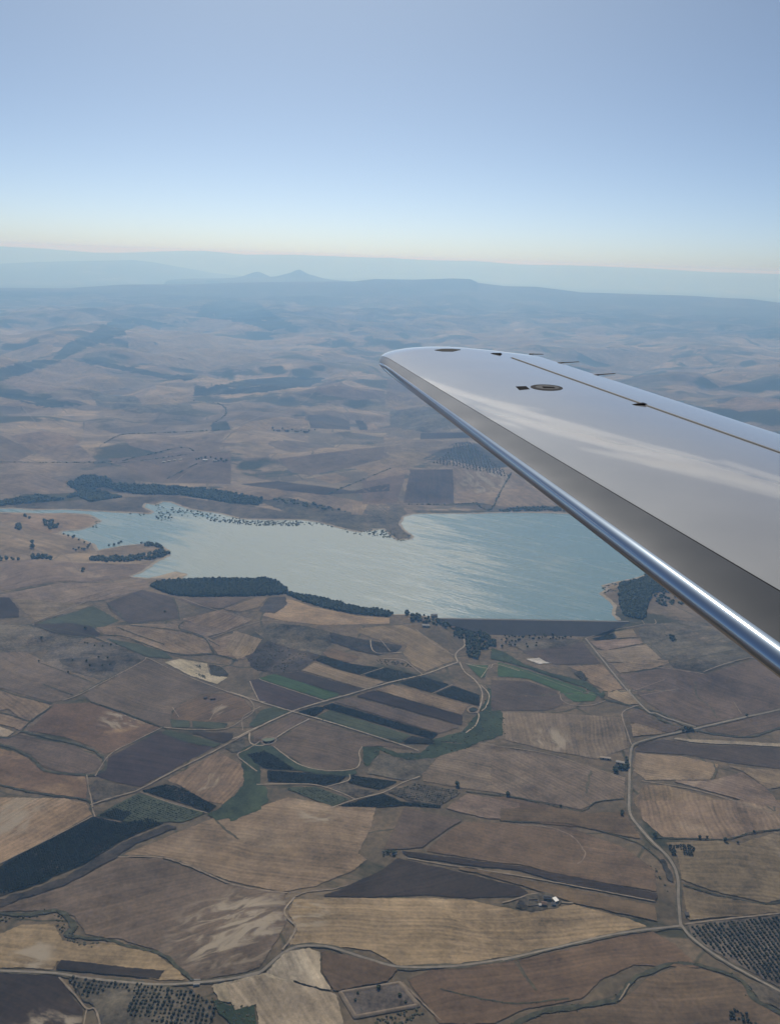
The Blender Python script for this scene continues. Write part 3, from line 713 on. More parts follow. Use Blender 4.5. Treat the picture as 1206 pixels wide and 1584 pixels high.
# code | tile | outline | label | row direction in the photo
FIELDS = '''
M|A|-80,720 0,665 70,700 110,720 60,745 0,760 -80,770|dark fallow field by the far white track|2,1
T|A|30,668 130,655 215,662 250,690 180,720 120,725 70,700|tan stubble field on the far slope with a dark house|3,1
P|A|120,728 210,700 250,700 300,745 210,755|small pinkish stubble field above the far gully|3,1
P|A|-60,760 60,745 200,760 240,790 120,800 -60,800|pale pink stubble slope above the marsh woods|4,1
T|A|330,750 420,735 560,720 620,725 600,740 500,760 420,770|tan stubble field above the far white farmstead|4,-1
M|A|350,800 500,770 600,745 715,755 715,810 500,815|wide mauve fallow field around the far farmstead|4,1
P|A|380,680 520,670 700,690 740,690 620,720 480,720 400,700|pinkish stubble strip along the far stream|5,1
T|A|720,655 770,625 860,610 945,608 958,645 860,650|tan stubble field beside the square dark plot|4,1
N|A|950,605 1005,601 1080,622 1084,650 960,645|square dark ploughed plot high on the far slope|4,1
D|A|1098,620 1124,622 1138,650 1112,651|small dark ploughed slip by the square dark plot|1,2
T|A|1130,625 1160,630 1170,650 1140,652|small tan stubble slip right of the dark slip|1,2
M|A|975,520 1020,495 1100,520 1190,530 1186,552 1100,560 1000,540|mauve fallow hilltop left of the wing tip|3,1
M|B|-10,490 40,500 80,530 60,560 -10,560|mauve fallow field just under the wing tip|3,1
T|B|-15,555 50,535 130,560 100,580 30,590 -15,580|bright tan stubble field under the wing tip|3,1
C|A|280,540 420,545 440,575 590,570 600,590 430,600 300,575|olive pasture below the second wooded ridge|4,1
T|A|420,548 560,533 585,565 450,572|pale tan stubble field between far pastures|4,1
T|A|110,470 220,430 330,470 400,520 300,530 160,520|tan stubble slope between the two wooded ridges|3,1
P|A|390,350 520,330 640,350 800,400 850,430 640,470 480,450 400,400|pinkish stubble slope beneath the plateau|4,1
T|A|640,300 560,330 590,345 760,345 790,330 700,310|tan fields at the foot of the plateau|5,0
T|A|830,360 900,350 1020,375 980,385 880,380|lone tan field high under the plateau rim|5,0
T|A|20,320 90,325 110,345 60,350|bright tan patch far left below the plateau|5,0
T|A|-60,440 60,400 170,370 160,420 60,440 -20,470|tan stubble slope left of the wooded ridge|4,-1
P|A|0,500 100,470 200,440 260,440 330,470 240,520 100,540|pinkish terraced slope before the wooded ridge|4,-1
T|A|-60,545 40,550 170,580 150,590 40,575 -60,570|tan strip under the left wooded bank|4,1
T|B|230,355 370,340 480,380 420,392 280,372|tan fields beyond the wing tip|5,0
T|B|560,340 640,325 680,370 600,380|tan field high beyond the wing|5,1
P|B|560,400 700,380 880,430 780,470 640,440|pinkish fields beyond the static wicks|4,1
T|B|880,430 960,420 1000,450 930,460|tan stubble patch beyond the aileron|4,0
T|B|1010,575 1090,540 1206,555 1206,585 1080,595|tan stubble field beyond the wing at the photo edge|4,0
T|B|960,480 1060,465 1120,500 1020,520|pale tan hill field beyond the aileron|4,0
C|B|0,590 160,570 240,610 120,660 0,640|olive pasture beside the leading edge|4,1
D|B|94,660 250,657 248,675 92,680|dark ploughed strip against the leading edge|1,0
P|B|-20,665 90,680 240,680 260,695 100,720 -20,720|pinkish stubble field left of the leading edge|4,0
T|B|-30,720 60,705 150,730 90,760 -30,775|tan stubble field left of the far orchard|3,1
S|B|90,745 200,690 250,685 380,765 300,770 190,745|far orchard ground under the leading edge|3,1
T|8|20,40 110,15 130,30 140,60 10,85|tan stubble wedge left of the grey square field|3,-1
N|8|138,50 262,48 266,148 118,146|big grey square ploughed field above the lake|0,1
M|8|0,80 130,40 128,60 100,145 0,150|mauve field left of the grey square field|2,-1
T|8|200,25 270,20 430,55 520,120 560,155 430,160 330,145 266,148 262,48|tan eroded slope between the grey square and the wing|3,2
T|7|965,78 1035,64 1088,82 1028,98|bright square stubble plot far above the lake|3,1
T|7|1092,48 1206,22 1260,40 1160,72|bright wedge of stubble far above the lake|3,-1
M|7|860,20 1100,-10 1206,-20 1206,15 1085,45 960,72 900,62|mauve slope above the two bright plots|4,-1
M|7|330,20 560,0 715,0 715,98 560,95 480,90|mauve fallow slope below the far white farm|4,1
T|7|640,112 760,105 850,110 895,128 830,148 760,135|tan stubble tongue above the north shore|4,1
P|7|895,128 960,122 1110,150 1206,160 1206,205 1060,180 1000,165|pinkish stubble bank above the north shore|4,1
T|7|1090,160 1140,160 1120,195 1085,192|bright striped plot above the north shore|0,1
D|7|740,98 860,88 1090,118 1206,95 1206,120 1000,132 880,118|dark grey ploughed ribbon above the north shore|4,1
P|7|-80,70 120,66 215,100 240,125 120,130 0,130 -80,140|pinkish stubble slope behind the lake arm|4,1
C|7|-80,150 200,150 390,138 520,135 780,165 920,190 930,206 740,203 590,172 530,150 470,152 440,170 460,185 260,176 -80,170|brown marsh shore behind the lake|5,1
C|7|790,145 890,140 1000,165 1206,215 1206,236 1110,243 1060,232 985,212 930,205|reedy brown marsh on the north shore|5,2
C|8|0,150 110,150 130,175 110,190 108,215 145,245 100,250 60,215 0,215|brown marshy point running into the lake|2,1
F|7|-80,142 0,150 120,130 200,145 248,120 202,100 262,70 328,75 350,95 500,103 640,113 820,143 800,165 700,157 560,132 430,130 380,120 320,105 290,110 380,138 280,155 240,137 180,150 0,166 -80,166|dark wooded belt ground behind the lake arm|4,1
F|A|-100,500 0,460 80,440 160,430 210,380 270,360 350,308 430,305 520,322 420,330 390,350 300,385 230,415 170,445 80,472 0,502 -100,530|dark woodland along the long far ridge|3,-1
F|A|250,425 350,445 500,475 602,488 600,497 540,497 430,477 330,457 258,437|dark woodland on the second far ridge|4,1
F|A|600,505 640,520 760,495 860,487 1008,489 960,515 800,535 600,546|dark wood below the middle ridge|4,-1
F|A|-60,525 100,545 265,572 150,582 0,548 -60,545|dark wooded bank at the far left|4,1
F|A|600,300 640,255 720,250 800,260 900,330 840,345 740,315|dark wood on the spur of the plateau|4,1
F|A|655,630 700,622 720,650 650,655|dark copse by the middle stream|2,1
T|7|-80,180 40,190 120,192 200,190 272,196 305,212 280,228 240,238 190,243 150,250 100,240 60,210 -80,215|tan spit between the lake arm and the cove|4,1
T|7|-80,215 60,215 110,245 180,254 250,272 290,290 300,306 240,310 180,318 100,320 -80,330|tan stubble land on the west shore|4,1
T|7|300,306 370,292 450,285 500,293 515,305 470,320 380,322 300,326|tan field on the wooded peninsula|4,0
P|7|-80,340 100,330 260,342 420,345 465,352 428,374 405,388 330,400 180,400 0,430 -80,440|wide pinkish stubble slope by the west shore|5,0
P|7|-80,445 0,440 180,405 330,405 460,395 460,420 330,455 200,470 100,465 40,450|pinkish stubble slope running down from the west shore|5,-1
L|7|465,390 540,370 576,378 560,388 530,395|pale beach spit below the peninsula|3,-1
N|7|330,465 440,425 540,448 556,515 400,530 340,490|dark mauve field below the lakeside forest|3,1
D|7|-80,445 30,450 60,485 60,510 -80,520|dark ploughed field at the left edge below the west shore|3,1
T|7|35,450 130,458 290,472 200,500 110,520 70,490|tan stubble field left of the dark mauve field|4,0
K|7|110,530 290,475 370,520 310,545 180,540|dull green grey pasture left of the dark mauve field|4,1
T|7|560,515 690,486 785,520 700,552 640,545|tan stubble field right of the dark mauve field|2,-1
T|7|690,485 790,450 830,448 800,480 740,495|tan stubble strip in front of the lakeside forest|3,-1
Y|7|810,505 880,455 900,455 960,475 1100,505 1206,512 1206,530 1000,535 880,522|yellow tan field in front of the lakeside forest|5,1
M|7|540,450 780,447 690,483 620,480|mauve field in front of the forest|4,1
S|7|830,450 885,445 890,470 850,500 800,492|brown scrub hollow beside the yellow field|1,1
T|7|310,545 420,530 560,530 640,570 700,600 560,600 420,560|tan stubble strip on the left slope|4,1
C|1|-100,20 150,20 240,60 400,75 330,130 160,140 0,150 -100,150|olive brown pasture on the left slope|4,1
D|1|150,18 330,12 425,28 472,66 400,75 240,58|dark mauve strip on the left slope|4,1
T|1|445,32 560,20 760,42 850,52 958,100 985,150 870,158 700,138 640,100 480,62|olive tan stubble field on the left slope|5,2
P|1|860,5 1065,48 950,80 840,40|pinkish stubble wedge on the left slope|4,1
T|1|985,92 1100,55 1182,88 1130,180 1010,160 962,100|tan stubble field left of the scrubby knoll|3,-1
K|1|480,80 640,110 760,145 810,180 680,170 560,120|dull green strip on the left slope|4,2
M|1|-100,150 120,145 260,210 430,285 300,370 240,380 100,340 0,310 -100,300|mauve fallow slope at the left edge|4,1
C|1|250,110 500,100 680,172 480,280 340,240 180,190|scrub dotted pasture with scattered bushes|4,1
S|1|275,180 420,170 540,195 520,235 400,240 290,205|dark bushy patch amid the pasture|4,0
L|1|760,195 830,178 960,200 975,250 1055,265 1005,298 880,255|pale bare field with dark wooded notch|3,1
S|1|968,202 1020,213 1065,252 1012,264 978,255|dark bushes in the notch of the pale field|3,1
M|1|385,345 680,177 830,232 1042,322 950,340 840,380 800,420 790,480 745,492 700,470 600,440 430,380|large dark mauve fallow field below the scrubby pasture|5,1
B|1|800,425 845,380 960,342 1050,333 1130,362 1168,412 1120,458 1000,474 880,465 785,485|brown knoll ringed by a pale track with a ruined farm|3,-1
U|1|130,512 182,460 252,387 420,380 560,430 700,482 742,497 620,560 520,610 490,622 440,590 300,540|rusty orange weedy field on the left|4,1
T|1|-100,300 0,322 100,352 243,396 140,468 90,450 40,412 0,420 -100,420|tan ploughed-line field at the left edge|3,2
T|1|-100,430 0,432 45,440 138,472 92,510 22,486 -100,470|tan field between the two left ditches|4,1
L|1|-100,480 0,490 68,517 35,540 -100,530|small pale field at the left edge|4,1
M|1|-100,550 0,547 92,524 200,552 350,582 440,625 478,662 440,698 390,710 280,703 200,678 150,628 80,598 0,573 -100,570|mauve field ringed by a dark winding ditch|4,1
U|1|-100,580 0,592 70,607 140,642 190,692 270,714 395,722 410,780 398,825 250,808 120,783 0,763 -100,750|rusty field with pale speckles at the left edge|4,1
Y|4|-120,-10 0,-20 300,-15 400,5 428,60 250,165 0,292 -120,345|pale yellow stubble field by the big dark orchard|4,-2
V|1|505,632 745,512 985,590 650,772 560,757 442,722 490,682|dark purple ploughed field beside the dirt road|5,1
K|1|740,522 772,506 880,531 1032,571 990,590 870,567|narrow dull green strip by the purple field|4,1
D|1|868,515 1080,521 1082,548 1032,570|dark slip between the green strip and the track|4,1
K|1|785,457 880,466 882,495 795,497|small grey green plot under the knoll|3,0
K|1|890,466 1062,476 1030,506 892,497|pale green plot under the knoll|3,1
C|1|1030,592 1130,542 1140,600 1085,610|small brown plot by the river bend|3,-1
T|1|770,742 1010,607 1150,682 1130,752 1040,853 950,838 830,762|tan stubble field with curved rows by the river|-3,4
C|1|430,735 562,767 642,782 520,830 440,852 420,800|brown rough ground at the track fork|4,1
O|1|655,787 770,757 840,772 1003,860 970,890 840,848|dark orchard plot below the curved tan field|5,2
K|1|540,852 642,800 838,858 960,893 850,935 600,935 440,907|grey green orchard plot beside the dark orchard|5,2
T|2|-20,40 0,50 100,82 60,142 -10,170 -60,120|tan slope left of the scrubby knoll|2,-3
S|2|25,145 120,90 250,130 352,150 262,220 140,228 60,212|purple scrubby knoll above the striped fields|4,1
S|2|390,52 520,80 640,100 702,110 680,135 590,150 500,130 400,95|dark scrub on the hill above the striped fields|4,1
C|2|60,45 150,10 260,20 390,50 400,95 350,150 250,128 120,88|brown scrubby hillside above the purple knoll|4,1
T|2|480,38 600,25 700,20 780,52 900,130 930,172 800,220 742,190 702,140 722,110 560,75|tan grazed hill below the dam|4,2
B|2|360,140 400,120 520,160 470,182 380,160|brown patch at the head of the striped fields|4,1
O|2|325,172 356,150 470,185 622,206 522,238 440,215|dark green plot at the head of the striped fields|5,2
O|2|530,237 630,202 786,240 662,268|dark green plot on the near side of the top stripe|5,2
O|2|682,268 792,242 908,277 830,313|dark green plot across the pale road|5,2
O|2|840,316 920,281 1036,322 1036,371|last dark green plot of the top stripe|5,2
T|2|268,216 322,183 440,217 628,265 545,298|tan stripe left of the pale road|4,1.2
T|2|582,300 660,276 988,366 958,410|tan stripe right of the pale road|4,1.2
D|2|150,232 266,221 533,298 455,324|dark ploughed stripe left of the pale road|4,1.2
D|2|500,326 578,302 963,412 958,454|dark ploughed stripe right of the pale road|4,1.2
G|2|76,250 152,231 438,320 370,344|bright green stripe of crop|4,1.2
V|2|46,260 76,253 364,349 232,390 85,346|dark purple ploughed block left of the pale road|4,1.2
M|2|402,350 490,331 953,459 862,489|mauve fallow stripe right of the pale road|4,1.2
O|2|352,374 402,355 858,491 830,514|dark orchard stripe with hedged edge|4,1.2
O|2|248,394 332,371 378,376 322,418|dark orchard corner at the pale crossroads|4,1.2
K|2|325,418 390,386 738,496 690,530|grey green stripe of crop|4,1.2
O|2|694,530 742,498 842,517 838,535|dark plot at the end of the green stripe|4,1
M|2|132,540 302,430 680,537 770,563 600,540 530,545 512,570 510,630 470,650 380,655 272,625 200,572|large mauve field inside the river bend|4,1
M|2|60,490 242,401 290,424 162,508 62,530|small gridded mauve plot at the crossroads|3,-2
K|2|42,450 90,390 150,371 222,393 62,464|dull green triangle at the left crossroads|3,-1
R|2|842,510 960,478 1005,420 1032,392 1072,320 1062,272 1100,322 1155,450 1150,490 1050,520 962,560 800,600 700,600 610,562 545,640 530,600 532,548 600,541 680,570 780,572|green reedy valley floor along the river|2,1
R|1|1035,855 1130,760 1160,690 1100,640 1110,600 1206,560 1206,700 1206,880 1120,905 1000,930 960,900|green reedy flat by the river bend|1,2
R|2|10,600 60,625 75,700 120,720 130,780 50,830 -40,870 -60,800 20,720|green reedy flat left of the lower orchard|1,3
R|2|10,560 100,540 150,548 260,622 380,652 500,645 512,660 470,672 370,668 240,645 150,585 50,575|green river fringe below the mauve field|3,1
O|2|32,578 110,560 150,580 242,645 112,640 60,610|very dark orchard corner by the river|4,1
O|2|120,645 280,656 460,671 430,704 360,714 120,694|dark lower orchard along the river|4,1
O|2|480,666 688,695 600,733 470,699|dark lower orchard right of the path|4,1
K|2|190,722 330,716 478,771 402,803 330,778|grey green lower orchard plot|4,2
C|2|388,720 450,705 588,740 500,768|brown plot among the lower orchards|4,1
O|2|412,803 620,746 700,780 870,795 868,810 700,800 580,808|dark lowest orchard strip|5,1
C|2|640,742 760,702 968,737 868,798 740,780|dry ground under the pale orchard rows|4,1
C|2|600,572 720,602 850,592 780,680 700,690 545,660|brown bank right of the reedy flat|3,1
P|2|780,652 860,585 1060,525 1206,562 1206,752 1000,730 790,692|wide pink stubble field right of the river|5,1
P|2|880,812 980,746 1206,790 1206,865 1060,853|pink stubble field right of the pale orchard|4,1
P|3|-10,402 190,405 520,425 540,560 402,608 180,568 -10,520|wide pink stubble field beside the long road|0.5,3
N|3|-60,262 100,266 230,312 258,370 190,395 -60,396|dark mauve field round the green tongue|4,1
G|3|-30,182 60,206 200,250 350,300 408,325 393,353 300,358 240,310 100,255 -30,246|long green irrigated tongue below the dam|4,1.5
G|2|978,190 1072,194 1060,245 1038,250|small bright green plot below the dam|2,1
R|3|-60,120 0,140 80,190 200,230 360,270 440,322 430,346 410,330 350,296 200,246 60,197 -60,170|dark scrubby bank along the green tongue|4,1.5
C|3|10,72 150,78 335,85 300,110 90,136 30,110|brown tree dotted flat under the dam|4,0
N|3|70,137 340,92 420,190 222,195|dark mauve field under the dam|4,0
W|3|92,170 150,163 180,182 212,186 150,193|white gravel heap below the dam|3,1
T|3|270,200 430,196 522,300 450,312 380,280 330,226|tan stubble field left of the long road|3,1
S|3|300,230 330,220 372,258 340,266|oval dark thicket in the tan field|3,1
T|3|450,312 530,302 588,366 540,370 450,336|small tan field at the river bridge|3,1
P|3|372,92 450,86 575,82 612,100 440,132 400,120|tan stubble field on the bank by the dam end|4,0
O|3|380,80 475,55 490,80 400,88|dark little plot by the dam end|3,-1
T|3|475,50 558,38 585,74 492,80|small pale square field by the dam end|4,0
P|3|395,130 440,132 620,106 688,168 630,184 452,184|pinkish stubble field below the dam end|4,0
T|3|462,190 640,172 715,175 720,190 640,214 502,232|pale tan strip below the dam end|4,0
C|3|582,40 660,18 790,0 880,12 1086,160 880,228 742,208 692,168 602,100|eroded mauve hillside under the leading edge|4,-1
M|3|502,240 700,206 880,234 1090,172 1280,240 1280,370 1206,385 840,463 692,408 600,340|big dark grey hill right of the long road|3,1
M|3|532,402 600,392 660,442 780,472 720,494 552,448|mauve wedge by the river bridge|3,1
T|3|548,456 580,450 718,495 562,510|small tan wedge by the bridge road|4,1
M|3|870,478 1206,392 1280,375 1280,470 1206,468 1050,510 900,492|mauve field right of the bridge|4,-1
L|3|702,512 850,522 1280,543 1280,558 860,540 695,516|pale dry strip right of the bridge|1,0
N|3|590,537 690,521 860,545 1280,562 1280,655 1206,652 960,620 800,590 562,575|dark ploughed band right of the long road|5,1
T|3|572,580 780,596 938,632 900,700 620,700 562,660|tan stubble field right of the roadside farm|3,0.5
T|3|942,632 1206,662 1280,668 1280,722 1150,740 1042,662|tan stubble field at the photo edge below the dark band|4,1
T|3|602,722 700,720 1100,830 1160,905 642,905 562,800|tan stubble field with curved rows right of the road|1,3
P|3|722,702 900,702 1042,664 1150,740 1200,800 1280,830 1120,812|pinkish stubble field with a gully|3,1
P|3|-60,545 0,560 180,582 370,642 530,692 525,780 402,798 330,830 -60,750|pink stubble field left of the roadside farm|4,2
B|3|-60,775 0,772 330,842 530,860 560,905 300,905 -60,870|brown fallow field left of the long road|4,1
O|4|-120,360 0,302 90,242 250,160 428,70 560,97 680,70 768,100 640,150 540,200 400,290 250,350 200,380 0,440 -120,480|big very dark orchard by the winding stream|3,-2
O|4|452,65 540,32 618,55 568,94|small dark orchard at the tip of the big orchard|3,1
S|4|-120,490 0,452 200,392 300,352 450,262 560,197 778,107 830,122 640,192 540,262 300,392 0,490 -120,520|olive scrubby streamside below the big orchard|3,-2
M|4|-120,525 0,492 300,392 550,260 740,262 880,312 1050,382 1320,420 1330,560 1206,770 1100,800 900,830 860,790 720,690 560,640 400,620 340,530 250,505 0,513|large mauve fallow hill on the lower left|4,-1
T|4|562,250 800,152 1000,72 1206,22 1330,-20 1560,20 1750,-5 1720,120 1660,240 1700,270 1640,320 1460,395 1300,420 1206,400 1060,370 880,300 738,255|broad tan stubble hill in the lower middle|4,0.6
Y|4|-120,610 0,612 100,572 250,567 292,642 390,662 560,652 720,702 830,782 868,830 740,832 520,792 270,742 250,780 0,772 -120,765|yellow stubble field beside the winding stream|5,0.7
D|4|285,735 762,786 735,825 250,780|dark grey ploughed strip in the yellow field|5,0.5
D|4|-120,800 0,798 270,808 388,970 380,1060 -120,1060|dark grey field at the lower left corner|3,1
C|4|300,812 600,842 898,872 1000,962 960,1060 470,1060 440,960 400,935|dry ground under the lower left olive grove|4,1
L|4|975,852 1206,802 1330,760 1370,860 1400,1060 1200,1060 1192,940 1012,930|pale bare hill at the bottom|1,2
R|4|942,862 980,912 1060,942 1172,942 1192,1060 1092,1060 1002,962|green bushy hollow at the bottom|3,2
M|5|710,26 962,82 880,132 792,200 692,208 618,213 660,130|mauve field above the dark tongue|4,1
B|5|970,86 1206,96 1420,110 1660,200 1790,300 1800,390 1440,330 1206,272 1100,265 802,215 880,140|wide brown field above the dark tongue|4,1
D|5|682,211 800,226 1080,266 1206,278 1420,320 1800,398 1795,432 1440,370 1206,300 1000,279 730,242|long dark ploughed ribbon with a pale track|5,1
D|5|345,410 430,381 600,301 680,246 760,262 900,292 1206,366 1250,400 1206,412 980,418 800,405 560,415|dark ploughed tongue of soil in the lower middle|4,-1
B|5|880,282 1000,286 1206,332 1420,375 1790,450 1800,520 1440,440 1206,362 1020,311|brown strip under the dark ribbon|5,1
Y|5|232,421 700,416 820,416 1000,426 1206,472 1440,445 1660,500 1760,540 1450,615 1206,662 900,709 680,709 560,640 440,630 202,620 250,560 212,480|broad yellow stubble field in the lower middle|5,0.4
L|5|192,652 300,632 350,652 352,740 400,820 270,790 110,742|pale bare slope beside the grey road|1,2
B|5|352,642 550,682 690,720 640,778 480,808 430,820 402,818 356,740|brown field beside the grey road|4,1
L|5|-60,790 110,752 300,802 420,832 462,1010 90,1010 70,880 -20,900|pale bare hollow at the bottom|1,1.5
B|5|722,770 822,726 1206,682 1440,630 1640,580 1780,560 1880,620 1990,720 1700,705 1560,770 1480,850 1206,905 1100,960 860,960 782,852|brown fallow field above the winding stream|4,-1
B|6|60,1060 80,970 180,937 480,892 562,832 622,772 760,722 900,742 1040,802 1090,872 1206,942 1280,980 1280,1060|brown fallow field at the bottom right|4,0
C|6|1052,792 1120,800 1280,860 1280,940 1206,920 1112,872|brown slip between stream and road|3,1
B|6|-20,32 250,32 360,52 530,47 598,168 500,150 260,96 -20,86|brown stubble field left of the long road bend|5,0.5
T|6|572,-5 1280,-5 1280,120 1206,120 960,168 690,158 602,80|tan stubble field inside the road bend|1,2
T|6|702,180 850,175 950,172 1020,186 1206,127 1280,120 1280,425 1206,430 1150,450 900,390 770,342 757,252|tan stubble field round the square grove|5,0.5
T|6|772,372 900,412 1150,457 1206,452 1280,440 1280,480 1206,488 800,523|tan stubble field above the big olive grove|5,0.6
C|6|802,537 1206,497 1290,488 1290,860 1206,820 1000,710 822,600|dry ground under the big olive grove|4,1
C|6|58,432 100,412 160,402 215,408 250,438 240,468 120,486 50,465|rough trampled farmyard round the lone farm|4,0
S|6|676,255 698,250 742,335 740,362 715,345|dark verge scrub at the road bend|1,3
'''
SPOTS = {'large mauve fallow hill on the lower left': ((362, 1432), 120), 'dark grey field at the lower left corner': ((75, 1600), 60), 'broad yellow stubble field in the lower middle': ((470, 1412), 50),
         'pale yellow stubble field by the big dark orchard': ((20, 1262), 70), 'wide pink stubble field beside the long road': ((850, 1145), 60), 'broad tan stubble hill in the lower middle': ((490, 1262), 40), 'tan stubble field with curved rows by the river': ((320, 1210), 40),
         'rusty orange weedy field on the left': ((190, 1115), 60), 'yellow stubble field beside the winding stream': ((50, 1480), 40), 'brown knoll ringed by a pale track with a ruined farm': ((345, 1100), 30), 'tan eroded slope between the grey square and the wing': ((750, 745), 160)}
def row_dir(px, v):
    q = to_ground([px, px + np.asarray(v) * 4])
    d = q[1] - q[0]
    return math.atan2(d[1], d[0])
_n = 0
for line in FIELDS.strip().split('\n'):
    code, tile, out, label, rows = line.split('|')
    px = PX(tile, out)
    name, mk = KIND[code]
    W = to_ground(linear(px, 12.0))
    rc = np.hypot(*W.mean(0))
    W = linear(W, max(5.0, rc * 0.003))
    area = abs(0.5 * np.sum(W[:, 0] * np.roll(W[:, 1], -1) - np.roll(W[:, 0], -1) * W[:, 1]))
    jt = 9.0 if code == 'F' else 3.5 if code in 'RSC' else 1.4
    tint = np.array(TINT[code]) * 0.8 * RNG.uniform(0.9, 1.1) * RNG.uniform(0.97, 1.03, 3)
    o = drape_polygon(name, W, MAT[mk], tint, 0.32 + 0.004 * _n + (0.5 if area < 14000 else 0) + (0.0003 * max(rc - 3500, 0)), cell=0.0055, jitter=jt * max(1, rc / 2500))
    _n += 1
    if o is None: continue
    if label in SPOTS:
        q, rad = SPOTS[label]
        c = to_ground([q])[0]
        o['spot'] = (float(c[0]), float(c[1]), 0.0); o['spot_r'] = float(rad)
    o['row_angle'] = row_dir(px.mean(0), [float(v) for v in rows.split(',')])
    tag(o, label, kind='structure')

# bare mud between the water and the grass
_ls = linear(LAKE, 8.0)
_ab = DAM_B - DAM_A
_keep = seg_dist(_ls[:, 0], _ls[:, 1], np.array([DAM_A - _ab * 0.02, DAM_B + _ab * 0.02])) > 9
_run = np.split(np.arange(len(_ls)), np.where(~_keep)[0])
for q in _run:
    q = q[_keep[q]] if len(q) else q
    if len(q) > 20:
        o = ribbon('shore', _ls[q], 11.0, MAT['shore'], 0.75, 0.35, int(q[0]) + 3)
        tag(o, 'pale bare mud rim along the water of the lake', kind='structure')

